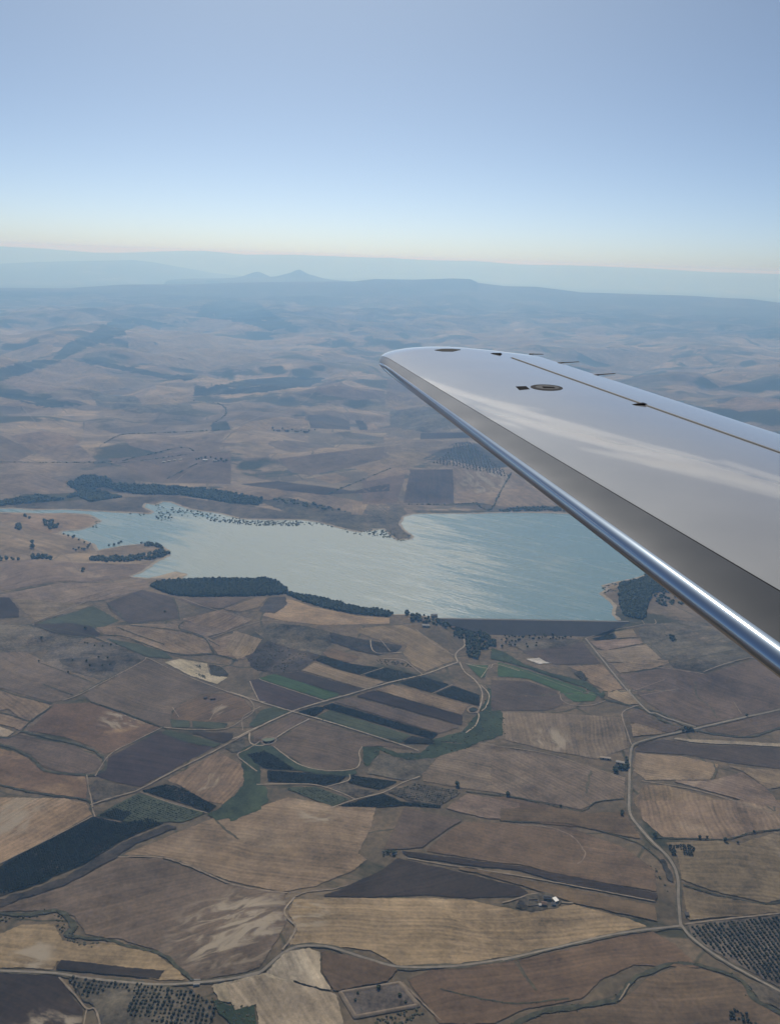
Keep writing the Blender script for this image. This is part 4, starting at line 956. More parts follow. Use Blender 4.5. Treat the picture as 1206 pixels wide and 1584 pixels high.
# ------------------------------------------------------------------ roads, tracks, ditches, hedges
# name | material | width | tile | line | label
LINES = '''
road|road|7.5|g|905,988 928,1017 966,1064 1000,1100 1014,1104 1032,1112 1075,1125|grey road coming down from the dam
road|road|7.5|3|1330,350 1206,390 1000,436 830,476 690,506 580,536 556,560 548,620 545,720 545,830 560,870 590,908 640,965 720,1045 756,1125 760,1225 770,1345|long grey road running from the bridge to the lower crossroads
road|road|7.0|6|770,540 820,600 960,700 1206,835 1330,900|grey road running down past the big olive grove
road|road|6.5|6|-10,697 250,636 500,580 772,546|grey road along the yellow stubble field
road|road|6.5|5|-10,763 60,748 100,731 180,662 250,628 330,624 400,632 560,682 690,714 900,713 1080,691 1206,668|grey road rounding the pale slope
road|road|6.5|4|-120,775 0,786 250,797 400,820 560,837 750,850 900,842 1080,822 1206,792|pale road past the lower left olive grove
dirt_track|track|4.5|6|788,540 900,524 1206,491 1330,478|pale track above the big olive grove
dirt_track|track|4.5|3|555,545 536,490 514,410 560,380 600,370|pale track from the road to the river
dirt_track|track|6.0|2|-30,512 0,500 60,470 232,392 380,345 480,318 640,270 790,235 880,203 940,180|wide pale farm road through the striped fields
dirt_track|track|5.0|2|-40,310 0,322 90,352 240,396 400,442 560,492 700,537 772,562|pale farm track crossing the striped fields
dirt_track|track|6.0|2|940,180 930,150 945,130 968,112 970,95 965,78|pale winding track climbing to the dam
dirt_track|track|5.0|2|948,180 970,222 1020,265 1046,320 1030,392 1020,398|pale track round the end of the striped fields
dirt_track|track|4.0|2|1040,280 1075,322 1062,372 1040,392|second pale track at the end of the striped fields
dirt_track|track|4.5|2|975,485 1015,455 1030,420 1030,402|pale track down to the valley floor
dirt_track|track|4.0|2|790,235 742,197 702,170 620,165|pale path to the scrub hill
dirt_track|track|3.5|2|150,545 260,622 380,648 490,642 520,612 516,570 530,545|pale path along the mauve field edge
dirt_track|track|4.5|2|45,480 50,530 110,537 200,480 302,425|pale path round the gridded plot
dirt_track|track|3.5|2|400,807 500,772 620,742 700,702 780,672|pale path through the lower orchards
dirt_track|track|3.5|2|378,717 470,690 474,664|short pale path between the lower orchards
dirt_track|track|3.5|2|75,708 250,706 340,712 430,740 500,772|pale path along the lower orchard edge
dirt_track|track|2.5|2|520,237 622,204|short pale path in the top stripe
dirt_track|track|2.5|2|830,316 916,278|second short pale path in the top stripe
dirt_track|track|2.5|2|85,252 130,270 370,348|thin pale path along the green stripe
dirt_track|track|3.5|2|46,262 62,300 85,345|thin pale path at the purple block
dirt_track|track|4.0|2|565,85 570,120 590,140 640,142 700,138|pale loop track on the scrub hill
dirt_track|track|2.5|2|605,80 650,135|thin pale path on the scrub hill
dirt_track|track|3.0|2|760,40 830,95 920,150|pale path down the grazed hill
dirt_track|track|3.5|2|975,188 1075,208 1100,188 1206,218|pale path beside the green tongue
dirt_track|track|2.5|2|1040,248 1080,192|thin pale path between green plots
dirt_track|track|2.0|3|-20,190 120,235 300,300 400,330|pale farm path down the green tongue
dirt_track|track|3.5|3|240,312 250,350 300,372 380,372 440,352|pale bank round the end of the green tongue
dirt_track|track|4.0|3|350,80 480,42 560,28 612,18 660,15 655,-5|pale track at the foot of the dam end
dirt_track|track|3.0|3|612,18 600,0|short pale spur by the dam end
dirt_track|track|4.0|3|870,226 960,192 1062,166 1090,164|pale track over the grey hill
dirt_track|track|3.0|3|600,704 820,740 1000,790 1150,836 1280,850|pale track through the right stubble fields
dirt_track|track|3.0|3|-20,552 180,584 370,642 530,692|pale brown track to the roadside farm
dirt_track|faint|3.0|3|450,188 700,210 870,235|thin track along the grey hill foot
dirt_track|faint|2.5|3|560,310 700,260|thin furrow on the grey hill
dirt_track|faint|2.5|3|590,330 760,300|second thin furrow on the grey hill
dirt_track|faint|3.0|3|1000,355 1035,410|thin pale gully on the grey hill
dirt_track|track|4.0|1|290,372 360,348 470,292 660,192 686,176 820,240 1030,322 1150,362 1230,380|pale track over the left hills
dirt_track|track|5.0|1|420,855 520,822 640,786 800,702 1000,602 1130,532 1230,480|pale farm road beside the purple field
dirt_track|track|4.0|1|1050,332 1150,365 1176,418 1120,462 1040,502 880,506 760,496|pale track ringing the knoll
dirt_track|track|3.5|1|752,496 620,562 510,622 442,722|pale path along the rusty field
dirt_track|track|4.0|1|403,716 412,780 422,822 432,882 440,910|pale path to the big orchard
dirt_track|track|2.5|1|650,795 800,850 960,893|pale line between the left orchards
dirt_track|track|3.0|1|972,462 1000,420 1030,390|pale gully on the knoll
dirt_track|track|2.5|1|800,405 830,450|second pale gully on the knoll
dirt_track|track|3.5|1|1125,510 1122,455 1150,430 1206,400|pale track between knoll and valley
dirt_track|track|4.5|1|1206,560 1150,595 1100,625 1150,670 1190,700|pale path round the river bend
dirt_track|track|4.0|4|275,816 342,890 402,960 440,962 465,1040|pale track through the olive grove edge
dirt_track|track|3.0|4|402,965 388,1040|pale spur at the olive grove edge
dirt_track|track|3.0|4|-40,310 90,245 250,165 430,70|pale edge track of the big orchard
dirt_track|faint|4.0|4|540,258 740,260 880,302 1060,380 1206,412 1330,425|brown track over the tan hill
dirt_track|verge|4.0|4|1000,90 1050,135 1102,177|thin dark gully on the tan hill
dirt_track|track|5.0|5|238,414 196,470 206,500 242,542 225,590 185,640|pale lane between the two hills
dirt_track|faint|3.0|5|240,410 300,390 400,380 470,360|thin pale path beside the dark tongue
dirt_track|track|3.5|5|725,246 900,276 1000,290 1206,322 1440,365 1790,432|pale track along the dark ribbon
dirt_track|faint|3.0|6|60,105 180,112 280,145 330,190 352,240 320,275|thin pale path on the brown field
dirt_track|track|4.0|6|-10,445 40,432 100,412 160,404 210,412 240,440 300,446|pale curved track round the lone farm
dirt_track|faint|3.5|5|700,782 782,862 870,945|pale edge of the pond enclosure
dirt_track|track|4.0|g|270,746 300,725 345,712 420,705|pale track to the far farmstead
dirt_track|track|4.0|7|190,310 215,330 250,370|pale track on the west shore
dirt_track|track|4.0|7|45,215 80,255 105,290 90,320|pale track among the west shore trees
dirt_track|track|5.0|A|130,725 190,690 212,665|pale zigzag track on the far slope
dirt_track|track|5.0|A|70,580 105,620 140,655|straight pale track on the far left slope
dirt_track|track|5.0|A|710,655 740,635 860,590 930,570 975,530|pale track climbing past the square dark plot
dirt_track|track|5.0|A|350,750 600,735 770,690 800,690|pale far road below the stubble strip
dirt_track|track|4.0|7|110,525 330,440 440,425|pale track below the west shore
dirt_track|track|3.5|7|560,450 640,480 780,520|thin pale track left of the yellow field
dirt_track|track|3.5|7|640,580 780,530 830,520 880,525|thin pale track under the yellow field
ditch|ditch|9|1|-100,560 0,575 80,600 150,640 200,690 270,706 390,716 440,716 490,682 480,642 430,602 350,572 220,542 100,512|dark ditch winding round the mauve field
ditch|ditch|6|1|243,397 140,470 100,515 40,544 -40,530|dark ditch between the left tan fields
ditch|ditch|5|1|-40,420 0,428 60,442 140,470|short dark ditch at the left edge
ditch|ditch|6|1|-100,745 0,762 120,790 250,812 400,832 428,870 436,912|dark ditch above the pale yellow field
hedge|ditch|5|1|420,377 560,422 700,477 772,502|dark hedge over the rusty field
hedge|ditch|4|1|-60,300 0,322 100,356 240,386|dark hedge over the left tan field
hedge|ditch|4|1|180,195 320,246 430,288|thin hedge on the mauve slope
hedge|ditch|4|1|200,295 260,318 340,346|short hedge on the mauve slope
hedge|ditch|5|1|355,350 400,325 470,286 540,255|hedge along the hill track
hedge|ditch|6|1|130,20 220,42 330,76 470,71 560,72 650,102 760,142 870,162 990,157 1100,187|long dark hedge across the left slope
hedge|ditch|5|1|850,5 832,38 940,76 990,152|dark gully hedge on the left slope
hedge|ditch|4|1|540,30 640,70 760,110|thin hedge in the olive tan field
hedge|ditch|5|7|200,500 110,528 60,540|hedge at the corner of the green grey pasture
hedge|ditch|6|7|330,465 370,500 385,520|short dark gully beside the dark mauve field
hedge|ditch|5|7|535,450 550,480 556,520|dark tree line right of the dark mauve field
hedge|ditch|5|7|100,540 250,560 330,590|dark gully on the upper left slope
hedge|ditch|5|7|400,535 540,550 620,570 680,600|dark gully under the tan strip
hedge|ditch|4|4|550,254 740,258 880,300 1060,378|dark line below the brown hill track
stream|ditch|14|4|-120,540 0,522 130,522 260,512 318,532 345,585 310,615 350,630|dark green stream bed in the lower left
stream|ditch|9|4|345,630 500,641 620,680 740,702 840,782 885,822 905,838|dark stream leading to the road culvert
stream|ditch|13|6|40,985 80,958 180,922 350,897 430,885 490,872 540,806 600,760 730,712 820,714 900,732 1030,782 1090,862 1206,932 1280,975|dark winding stream at the bottom right
stream_bed|track|3.5|6|500,872 525,835 545,800|pale pebbly reach of the winding stream
stream|ditch|12|3|430,345 560,375 640,402 690,440 760,470 830,478|dark river stretch above the bridge
stream|ditch|9|3|830,478 870,490 1000,510 1100,506 1170,482 1280,455|dark river stretch right of the bridge
stream_bed|verge|7|3|600,385 680,405 780,455 820,465|pale brown bank above the bridge
ditch|ditch|4|3|-20,762 150,796 330,836 400,796 522,782|dark ditch left of the long road
ditch|ditch|4.5|6|-20,84 100,92 200,88 290,100 440,136 580,182 650,232 720,302|dark ditch across the brown fields
ditch|ditch|4|6|780,366 900,402 1030,432 1150,452 1206,438 1290,420|dark ditch in the right tan field
hedge|ditch|4|6|655,160 850,165 960,170 1090,136 1290,115|thin hedge above the square grove
ditch|ditch|4|5|865,810 1060,855 1206,872 1420,850|dark ditch right of the pale orchard
ditch|ditch|3|5|1195,682 1225,740 1270,800|thin dark gully in the brown field
ditch|verge|3|6|45,700 90,770 140,830|thin gully below the grey road
hedge|ditch|4|2|980,738 1206,767 1290,790|dark hedge right of the pale orchard
hedge|ditch|6|2|250,398 420,448 560,492 690,530|clipped hedge along the grey green stripe
ditch|verge|4|3|1130,800 1180,835 1165,760 1150,730 1040,655|dark gully in the right stubble field
ditch|verge|4|3|905,700 925,660 910,620|short dark gully in the tan field
ditch|verge|5|3|360,760 365,700 380,660|dim gully in the pink stubble field
hedge|ditch|4|3|600,105 640,110 700,165 740,208|dark hedge up the eroded hillside
ditch|ditch|3.5|3|690,140 850,110 960,80|gully in the eroded hillside
ditch|ditch|3.5|3|750,190 900,150 1000,130|second gully in the eroded hillside
ditch|ditch|3.5|3|640,110 760,60 860,45|upper gully in the eroded hillside
ditch|verge|4|3|835,270 840,330 900,380 930,430|dim gully on the big grey hill
ditch|ditch|7|A|0,750 330,750 420,735 560,705 600,715|far dark stream line left
ditch|ditch|8|A|325,690 380,665 480,660 600,655 690,650|far dark stream between the stubble slopes
ditch|ditch|10|A|600,560 680,570 700,600 660,630|far dark gully below the middle wood
ditch|ditch|7|7|330,38 480,20 590,4|far dark line above the wooded belt
ditch|ditch|6|7|510,85 560,60 610,35|dark tree lane to the far white farm
ditch|ditch|6|7|1010,130 1206,50|far dark lane between mauve slopes
ditch|ditch|9|8|330,150 370,165 400,110 430,60|dark gully in the tan eroded slope
ditch|ditch|9|8|400,168 460,158 580,160|dark wooded bank on the north shore
ditch|ditch|5|8|118,150 260,150 330,145|dark line at the foot of the grey square
'''
for k, line in enumerate(LINES.strip().split('\n')):
    name, mk, w, tile, pts, label = line.split('|')
    if mk == 'track' and tile == '2': mk = 'farm_road'
    w = float(w) * {'ditch': 0.55, 'track': 0.64, 'farm_road': 0.66, 'road': 0.6, 'faint': 0.8}.get(mk, 1.0)
    W = to_ground(catmull(PX(tile, pts), 3.0))
    W = W[np.concatenate([[True], np.linalg.norm(np.diff(W, axis=0), axis=1) > 0.5])]
    rc = np.hypot(*W.mean(0))
    W = linear(W, max(4.0, rc * 0.003), False)
    lift = {'road': 1.6, 'track': 1.45, 'farm_road': 1.5, 'faint': 1.3, 'verge': 1.25, 'ditch': 1.2}[mk] + 0.0003 * max(rc - 3500, 0) + k * 0.002
    o = ribbon(name, W, float(w), MAT[mk], lift, 0.06 if mk == 'road' else 0.2 if mk in ('track', 'farm_road') else 0.4, k)
    tag(o, label, kind='structure')
    if mk == 'road':
        v = ribbon('road_verge', W, float(w) * 2.1, MAT['verge'], lift - 0.25, 0.3, k + 50)
        tag(v, 'dry grassy verge of the ' + label, kind='structure')

# ------------------------------------------------------------------ vegetation
def ico(sub):
    bm = bmesh.new()
    bmesh.ops.create_icosphere(bm, subdivisions=sub, radius=1.0)
    bm.verts.ensure_lookup_table()
    V = np.array([v.co[:] for v in bm.verts]); F = np.array([[v.index for v in f.verts] for f in bm.faces])
    bm.free()
    return V, F
ICO1, ICO2 = ico(1), ico(2)

def blob(sub, seed, rough=0.3):
    V, F = ICO2 if sub == 2 else ICO1
    k = 1 + rough * perlin(V[:, 0] * 1.7 + seed * 3.1, V[:, 1] * 1.7 + V[:, 2] * 2.3 + seed, seed) + RNG.uniform(-rough, rough, len(V)) * 0.5
    return V * k[:, None], F
BLOBS1 = [blob(1, s) for s in range(8)]
BLOBS2 = [blob(2, s, 0.35) for s in range(8)]

def scatter(poly, spacing, jitter=0.45, dirs=None, keep=1.0):
    """points inside a world polygon, on a jittered grid (aligned to dirs when given)"""
    poly = np.asarray(poly)
    a, b = dirs if dirs else (np.array([1.0, 0]), np.array([0, 1.0]))
    sp = spacing if isinstance(spacing, tuple) else (spacing, spacing)
    c = poly.mean(0)
    R = np.linalg.norm(poly - c, axis=1).max() * 1.6
    n1, n2 = int(R / sp[0]) + 1, int(R / sp[1]) + 1
    i, j = np.meshgrid(np.arange(-n1, n1 + 1), np.arange(-n2, n2 + 1), indexing='ij')
    P = c + i.ravel()[:, None] * a * sp[0] + j.ravel()[:, None] * b * sp[1]
    P = P + RNG.uniform(-jitter, jitter, P.shape) * min(sp)
    ok = inside(P[:, 0], P[:, 1], poly)
    P = P[ok]
    if keep < 1: P = P[RNG.random(len(P)) < keep]
    return P

def clump_mass(name, P, size, height, mat, blobs, label, lift=0.35, var=0.35, base=None):
    """many crowns joined into one mass"""
    vs, fs, off = [], [], 0
    Z = ground_z(P[:, 0], P[:, 1]) if base is None else np.full(len(P), base)
    for (x, y), z in zip(P, Z):
        V, F = blobs[RNG.integers(len(blobs))]
        k = RNG.uniform(1 - var, 1 + var)
        r, h = size * k, height * k * RNG.uniform(0.8, 1.2)
        t = RNG.uniform(0, 6.28)
        ct, st = math.cos(t), math.sin(t)
        W = np.stack([(V[:, 0] * ct - V[:, 1] * st) * r + x, (V[:, 0] * st + V[:, 1] * ct) * r + y, V[:, 2] * h * 0.5 + z + h * lift], 1)
        vs.append(W); fs.append(F + off); off += len(V)
    o = big_mesh(name, np.concatenate(vs), np.concatenate(fs), mat, False)
    return tag(o, label, kind='stuff')

def world_poly(tile, text, step=14): return to_ground(linear(PX(tile, text), step))

# --- woods that read as one mass
def wood(tile, text, spacing, size, height, label, keep=1.0, name='forest', blobs=None):
    P = scatter(world_poly(tile, text), spacing, keep=keep)
    clump_mass(name, P, size, height, MAT['tree'], blobs or BLOBS2, label)
wood('7', '462,414 500,399 640,394 830,394 862,404 895,432 860,440 780,444 600,446 530,440', 5.0, 3.5, 10, 'dense dark pine forest along the south shore of the lake')
wood('7', '880,436 900,436 1000,452 1100,480 1200,492 1215,500 1200,508 1100,500 1000,480 940,462', 4.8, 3.3, 8.5, 'narrow dark pine belt tapering along the lake towards the dam')
wood('g', '957,902 985,898 1000,889 1020,884 1045,905 1010,918 1005,925 1000,940 998,955 992,958 965,953 958,935 956,915', 5.4, 3.6, 8.5, 'dark wood on the lake point by the right dam end')
wood('g', '1005,892 1030,890 1060,915 1090,940 1060,936 1020,938 1005,925', 11, 4.0, 7, 'open scattered wood behind the point under the leading edge', 0.6)
wood('7', '-60,142 0,150 120,132 200,145 248,120 204,100 262,71 328,76 348,95 500,104 640,114 815,143 800,162 700,155 560,131 430,130 380,121 320,106 290,111 378,139 280,154 240,136 180,149 0,164 -60,164', 9, 5.6, 12, 'long dark wooded belt behind the lake arm', 0.95, blobs=BLOBS1)
wood('7', '830,146 890,138 1000,165 1100,190 1000,175 900,160', 16, 6, 7, 'loose bushes at the end of the wooded belt', 0.6, 'scrub', BLOBS1)
P = scatter(world_poly('g', '668,716 690,702 705,686 725,684 745,700 790,738 770,736 715,724', 8), (15, 12), 0.3)
clump_mass('orchard', P, 3.6, 6, MAT['pale_tree'], BLOBS1, 'far grove of pale trees under the leading edge')
wood('8', '395,167 470,158 585,158 585,170 480,168 400,172', 9, 5, 8, 'thin dark wood along the north shore by the wing', 0.9, blobs=BLOBS1)

# --- dark orchards: rows of small trees too many to count
def orchard(tile, text, across, along, dirv, size, height, label, mat=None, keep=0.97, jit=0.16):
    W = world_poly(tile, text, 10)
    q = to_ground([PX(tile, text).mean(0), PX(tile, text).mean(0) + np.asarray(dirv, float) * 3])
    a = q[1] - q[0]; a /= np.linalg.norm(a)
    P = scatter(W, (along, across), jit, (a, np.array([-a[1], a[0]])), keep)
    clump_mass('orchard', P, size, height, MAT[mat or ('orchard' if 'dark' in label.split(' rows')[0] or 'dark' in label else 'olive')], BLOBS1, label, 0.42, 0.25)
orchard('4', '-100,372 0,316 88,256 250,172 428,82 556,106 680,79 752,102 640,143 540,193 400,283 250,343 200,372 0,430 -100,465', 3.6, 2.7, (3, 8), 1.75, 3.4, 'big very dark orchard block of tight rows by the stream', keep=0.95)
orchard('4', '460,65 540,38 608,56 566,88', 3.6, 2.7, (3, 8), 1.7, 3.2, 'small dark orchard block at the tip of the big orchard')
orchard('1', '660,790 770,762 840,775 985,856 965,880 840,842', 4.0, 2.8, (5, 2), 1.7, 3.2, 'dark orchard rows below the curved tan field')
orchard('1', '548,855 642,808 830,862 945,893 850,925 600,925 450,905', 5.0, 3.4, (5, 2), 1.4, 2.4, 'grey green orchard rows beside the dark orchard', keep=0.85)
orchard('2', '38,582 110,565 148,584 235,643 112,637 64,610', 3.8, 2.6, (4, 1), 1.7, 3.2, 'very dark orchard rows in the river corner')
orchard('2', '124,650 280,661 452,674 428,700 360,709 124,690', 3.8, 2.6, (4, 1), 1.6, 3.0, 'dark orchard rows along the lower river')
orchard('2', '486,670 680,697 600,729 474,697', 4.2, 2.8, (4, 1), 1.5, 2.8, 'dark orchard rows right of the short path', keep=0.9)
orchard('2', '198,725 328,720 460,770 402,796 332,774', 4.8, 3.2, (4, 2), 1.4, 2.5, 'grey green orchard rows on the lower plot', keep=0.85)
orchard('2', '425,801 620,752 700,786 850,797 850,806 700,796 580,803', 3.8, 2.6, (5, 1), 1.7, 3.2, 'dark orchard rows on the lowest strip')
orchard('2', '330,172 356,154 470,188 612,207 522,234 440,211', 4.2, 2.8, (5, 2), 1.4, 2.4, 'dark green vine rows at the head of the top stripe')
orchard('2', '538,236 630,206 776,240 662,264', 4.2, 2.8, (5, 2), 1.4, 2.4, 'dark green vine rows near the road in the top stripe')
orchard('2', '692,268 792,246 898,277 830,309', 4.2, 2.8, (5, 2), 1.4, 2.4, 'dark green vine rows across the road in the top stripe')
orchard('2', '850,316 920,285 1030,323 1030,366', 4.2, 2.8, (5, 2), 1.4, 2.4, 'dark green vine rows closing the top stripe')
orchard('2', '360,374 402,359 850,491 828,509', 4.0, 2.6, (4, 1.2), 1.7, 3.4, 'dark orchard rows in the hedged stripe')
orchard('2', '258,394 332,375 368,377 322,413', 3.8, 2.6, (4, 1.2), 1.7, 3.2, 'dark orchard rows in the crossroads corner')
orchard('2', '640,742 760,704 958,737 866,793 740,776', 6.2, 4.2, (4, 0.7), 1.55, 2.9, 'orchard of small separate trees on pale ground beside the lowest strip', keep=0.85)
orchard('3', '385,80 472,58 484,78 405,86', 4.2, 3, (4, 1), 1.5, 2.8, 'small dark orchard rows by the dam end')

# --- scrub along the ditches, streams, gullies and on the rough land
_pts = []
for line in LINES.strip().split('\n'):
    name, mk, w, tile, pts, label = line.split('|')
    if name in ('ditch', 'hedge', 'stream'):
        W = to_ground(catmull(PX(tile, pts), 3.0))
        far = np.hypot(*W.mean(0)) > 3500
        W = linear(W, 5.0 if far else 2.3, False)
        n = RNG.random(len(W)) < (0.5 if mk == 'verge' else 0.6) * (0.3 + 0.9 * sstep(-0.3, 0.4, perlin(W[:, 0] / 40, W[:, 1] / 40, 11)))
        _pts.append(W[n] + RNG.normal(0, float(w) * 0.24, (n.sum(), 2)))
near_scrub = np.concatenate(_pts)
_r = np.hypot(near_scrub[:, 0], near_scrub[:, 1])
clump_mass('scrub', near_scrub[_r < 3500], 1.05, 1.7, MAT['scrub'], BLOBS1, 'dark bushes lining the ditches streams and hedges', 0.3, 0.55)
clump_mass('scrub', near_scrub[_r >= 3500], 3.4, 5.0, MAT['tree'], BLOBS1, 'dark trees lining the far streams and lanes', 0.3, 0.5)
_pts = []
for tile, text, sp, keep in (('2', '25,145 120,90 250,130 352,150 262,220 140,228 60,212', 6, .5), ('2', '390,52 520,80 640,100 702,110 680,135 590,150 500,130 400,95', 6, .5), ('2', '580,165 640,168 740,188 750,200 620,190', 5, .7),
                             ('1', '968,202 1020,213 1065,252 1012,264 978,255', 4, .7), ('1', '275,180 420,170 540,195 520,235 400,240 290,205', 9, .25), ('1', '905,205 930,205 935,225 915,222', 3, .8), ('1', '905,245 940,250 960,270 930,270', 3, .8),
                             ('3', '-60,120 0,140 80,190 200,230 360,270 440,322 430,346 410,330 350,296 200,246 60,197 -60,170', 5, .6), ('3', '300,230 330,220 372,258 340,266', 3.4, .9), ('2', '842,510 960,478 1005,420 1072,320 1062,272 1100,322 1155,450 1150,490 1050,520 962,560 800,600 700,600 610,562 545,640 530,600 532,548 600,541 680,570 780,572', 6, .3),
                             ('4', '942,862 980,912 1060,942 1172,942 1192,1060 1092,1060 1002,962', 3.4, .6), ('5', '612,215 640,203 680,208 678,232 650,242 618,236', 3.2, .6), ('4', '255,515 318,532 350,590 330,640 400,655 480,655 420,680 330,665 270,600', 4, .45), ('4', '0,525 120,525 200,530 100,548 0,560', 4, .4),
                             ('6', '1040,800 1080,820 1100,860 1070,850', 3, .7), ('3', '690,30 720,60 760,80 745,100 700,60', 6, .6), ('g', '572,1578 640,1560 655,1568 600,1600', 3, .4), ('g', '950,1305 985,1330 1020,1345 1040,1380 1030,1380 1000,1340', 5, .3)):
    _pts.append(scatter(world_poly(tile, text, 10), sp, keep=keep))
clump_mass('scrub', np.concatenate(_pts), 1.7, 2.2, MAT['scrub'], BLOBS1, 'low dark bushes scattered over the knolls hollows and valley floor', 0.28, 0.5)
# bushes drowned in the shallows of the north shore
_b = np.concatenate([scatter(on_plane(linear(PX('7', t), 10), LAKE_Z), s, keep=k) for t, s, k in (('478,155 500,160 530,195 545,212 480,208 484,185', 11, .55), ('520,168 600,180 760,207 860,216 1010,214 1090,236 1010,226 820,228 640,212 540,190', 12, .5), ('650,206 760,210 940,212 920,228 780,226 660,214', 9, .75), ('1020,228 1100,246 1206,240 1206,262 1100,258', 13, .5), ('380,186 440,188 470,190 440,196', 10, .4), ('300,205 312,215 300,235 285,232', 10, .5))]
                    + [scatter(on_plane(linear(PX('8', t), 10), LAKE_Z), s, keep=k) for t, s, k in (('0,222 62,222 85,242 60,248', 11, .6), ('60,225 150,235 150,256 90,256', 10, .5), ('690,383 735,378 740,400 700,412 725,430 700,420', 9, .5))])
clump_mass('flooded_bushes', _b, 3.0, 3.6, MAT['tree'], BLOBS1, 'dark bushes drowned in the shallows along the north shore', 0.25, 0.5, LAKE_Z)

# --- single trees
def tree_mesh(name, seed, r, h, trunk_h, mats, lobes=4, sub=2, leaves=0):
    """tapered trunk with limbs and a lobed crown with loose leaf sprays round it"""
    rg = np.random.default_rng(seed)
    V, F, MI = [], [], []
    def add(v, f, mi):
        o = len(V); V.extend(map(tuple, v)); F.extend([tuple(int(i) + o for i in q) for q in f]); MI.extend([mi] * len(f))
    def tube(a, b, ra, rb, n=5):
        a, b = np.array(a, float), np.array(b, float)
        d = b - a; u = np.cross(d, [0.3, 0.9, 0.2]); u /= np.linalg.norm(u); w = np.cross(d, u); w /= np.linalg.norm(w)
        ring = [a + (u * math.cos(t) + w * math.sin(t)) * ra for t in np.linspace(0, 6.283, n, False)] + [b + (u * math.cos(t) + w * math.sin(t)) * rb for t in np.linspace(0, 6.283, n, False)]
        add(ring, [(i, (i + 1) % n, n + (i + 1) % n, n + i) for i in range(n)], 0)
    tube((0, 0, -0.4), (0.1 * r, 0, trunk_h), 0.13 * r, 0.09 * r)
    for k in range(lobes):
        t = 6.283 * k / lobes + rg.uniform(-.5, .5)
        q = rg.uniform(0.25, 0.5) * r if k else 0.0
        c = np.array([q * math.cos(t), q * math.sin(t), trunk_h + (h - trunk_h) * rg.uniform(0.35, 0.62)])
        tube((0.1 * r, 0, trunk_h * 0.9), c, 0.06 * r, 0.03 * r, 4)
        B, Fq = (BLOBS2 if sub == 2 else BLOBS1)[rg.integers(8)]
        s = rg.uniform(0.5, 0.72) * r
        add(B * np.array([s, s, (h - trunk_h) * rg.uniform(0.3, 0.42)]) + c, Fq, 1)
    for k in range(leaves):
        d = rg.normal(0, 1, 3); d /= np.linalg.norm(d)
        c = np.array([0, 0, (h + trunk_h) / 2]) + d * np.array([r, r, (h - trunk_h) / 2]) * rg.uniform(0.75, 1.08)
        s = rg.uniform(0.10, 0.2) * r
        a, b = rg.normal(0, 1, 3), rg.normal(0, 1, 3)
        a /= np.linalg.norm(a); b /= np.linalg.norm(b)
        add([c - a * s, c + b * s * 0.7, c + a * s, c - b * s * 0.7], [(0, 1, 2, 3)], 1)
    me = bpy.data.meshes.new(name)
    me.from_pydata(V, [], F)
    for m in mats: me.materials.append(m)
    me.polygons.foreach_set('material_index', MI)
    me.update()
    return me
OLIVES = [tree_mesh('olive_tree', s, 2.3, 4.2, 1.0, (MAT['bark'], MAT['olive']), 4, 1, 46) for s in range(6)]
TREES = [tree_mesh('broadleaf_tree', 20 + s, 4.2, 8.5, 1.8, (MAT['bark'], MAT['tree']), 5, 2, 70) for s in range(6)]
def put_tree(name, meshes, x, y, size, label, group, cat='tree', z=None):
    o = bpy.data.objects.new(name, meshes[int(RNG.integers(len(meshes)))])
    o.location = (x, y, float(ground_z(x, y)) if z is None else z)
    k = size * RNG.uniform(0.72, 1.18)
    o.scale = (k, k, k * RNG.uniform(0.85, 1.15)); o.rotation_euler = (0, 0, RNG.uniform(0, 6.28))
    COL.objects.link(o)
    return tag(o, label, cat, group)

ORD = 'first second third fourth fifth sixth seventh eighth ninth tenth eleventh twelfth thirteenth fourteenth fifteenth sixteenth seventeenth eighteenth nineteenth twentieth'.split()
def ordinal(n):
    return ORD[n] if n < 20 else '%d%s' % (n + 1, {1: 'st', 2: 'nd', 3: 'rd'}.get((n + 1) % 10, 'th') if (n + 1) % 100 not in (11, 12, 13) else 'th')
def nth(n, total):
    if total == 1: return ''
    return ', leftmost' if n == 0 else ', rightmost' if n == total - 1 else ', ' + ordinal(n) + ' from left'
# olive groves: rows traced from the photo, nearest 300 as single trees
def pxdir(p, v):
    q = to_ground([p, np.asarray(p) + np.asarray(v, float)])
    d = q[1] - q[0]
    return d / np.linalg.norm(d)
def grove(tile, texts, d1, s1, d2, s2, jit=0.12, keep=0.95):
    out = []
    for text in texts:
        W = world_poly(tile, text, 10)
        c = PX(tile, texts[-1]).mean(0)
        a, b = pxdir(c, d1), pxdir(c, d2)
        c0 = to_ground([c])[0]
        i, j = np.meshgrid(np.arange(-90, 91), np.arange(-90, 91), indexing='ij')
        P = c0 + i.ravel()[:, None] * a * s1 + j.ravel()[:, None] * b * s2 + RNG.normal(0, jit * min(s1, s2), (i.size, 2))
        ok = inside(P[:, 0], P[:, 1], W) & (RNG.random(len(P)) < keep)
        out.append(np.column_stack([P, i.ravel(), j.ravel()])[ok])
    return np.concatenate(out)
G1 = grove('4', ('304,815 450,828 605,846 600,880 520,872 470,882 420,905 395,915 350,880', '620,846 760,862 890,876 960,925 1003,968 955,1055 760,1030 620,1005 585,990 610,920'), (24, 2), 6.4, (-8, 22), 6.6, jit=0.1, keep=0.92)
G2 = grove('6', ('808,545 1206,505 1290,497 1290,850 1206,800 1120,765 1000,698 900,640 826,592',), (10, 13), 4.7, (10, -1.5), 7.4, keep=0.97)
G3 = grove('6', ('985,905 1040,918 1075,950 1110,985 985,960',), (10, 3), 5.5, (2, 10), 6)
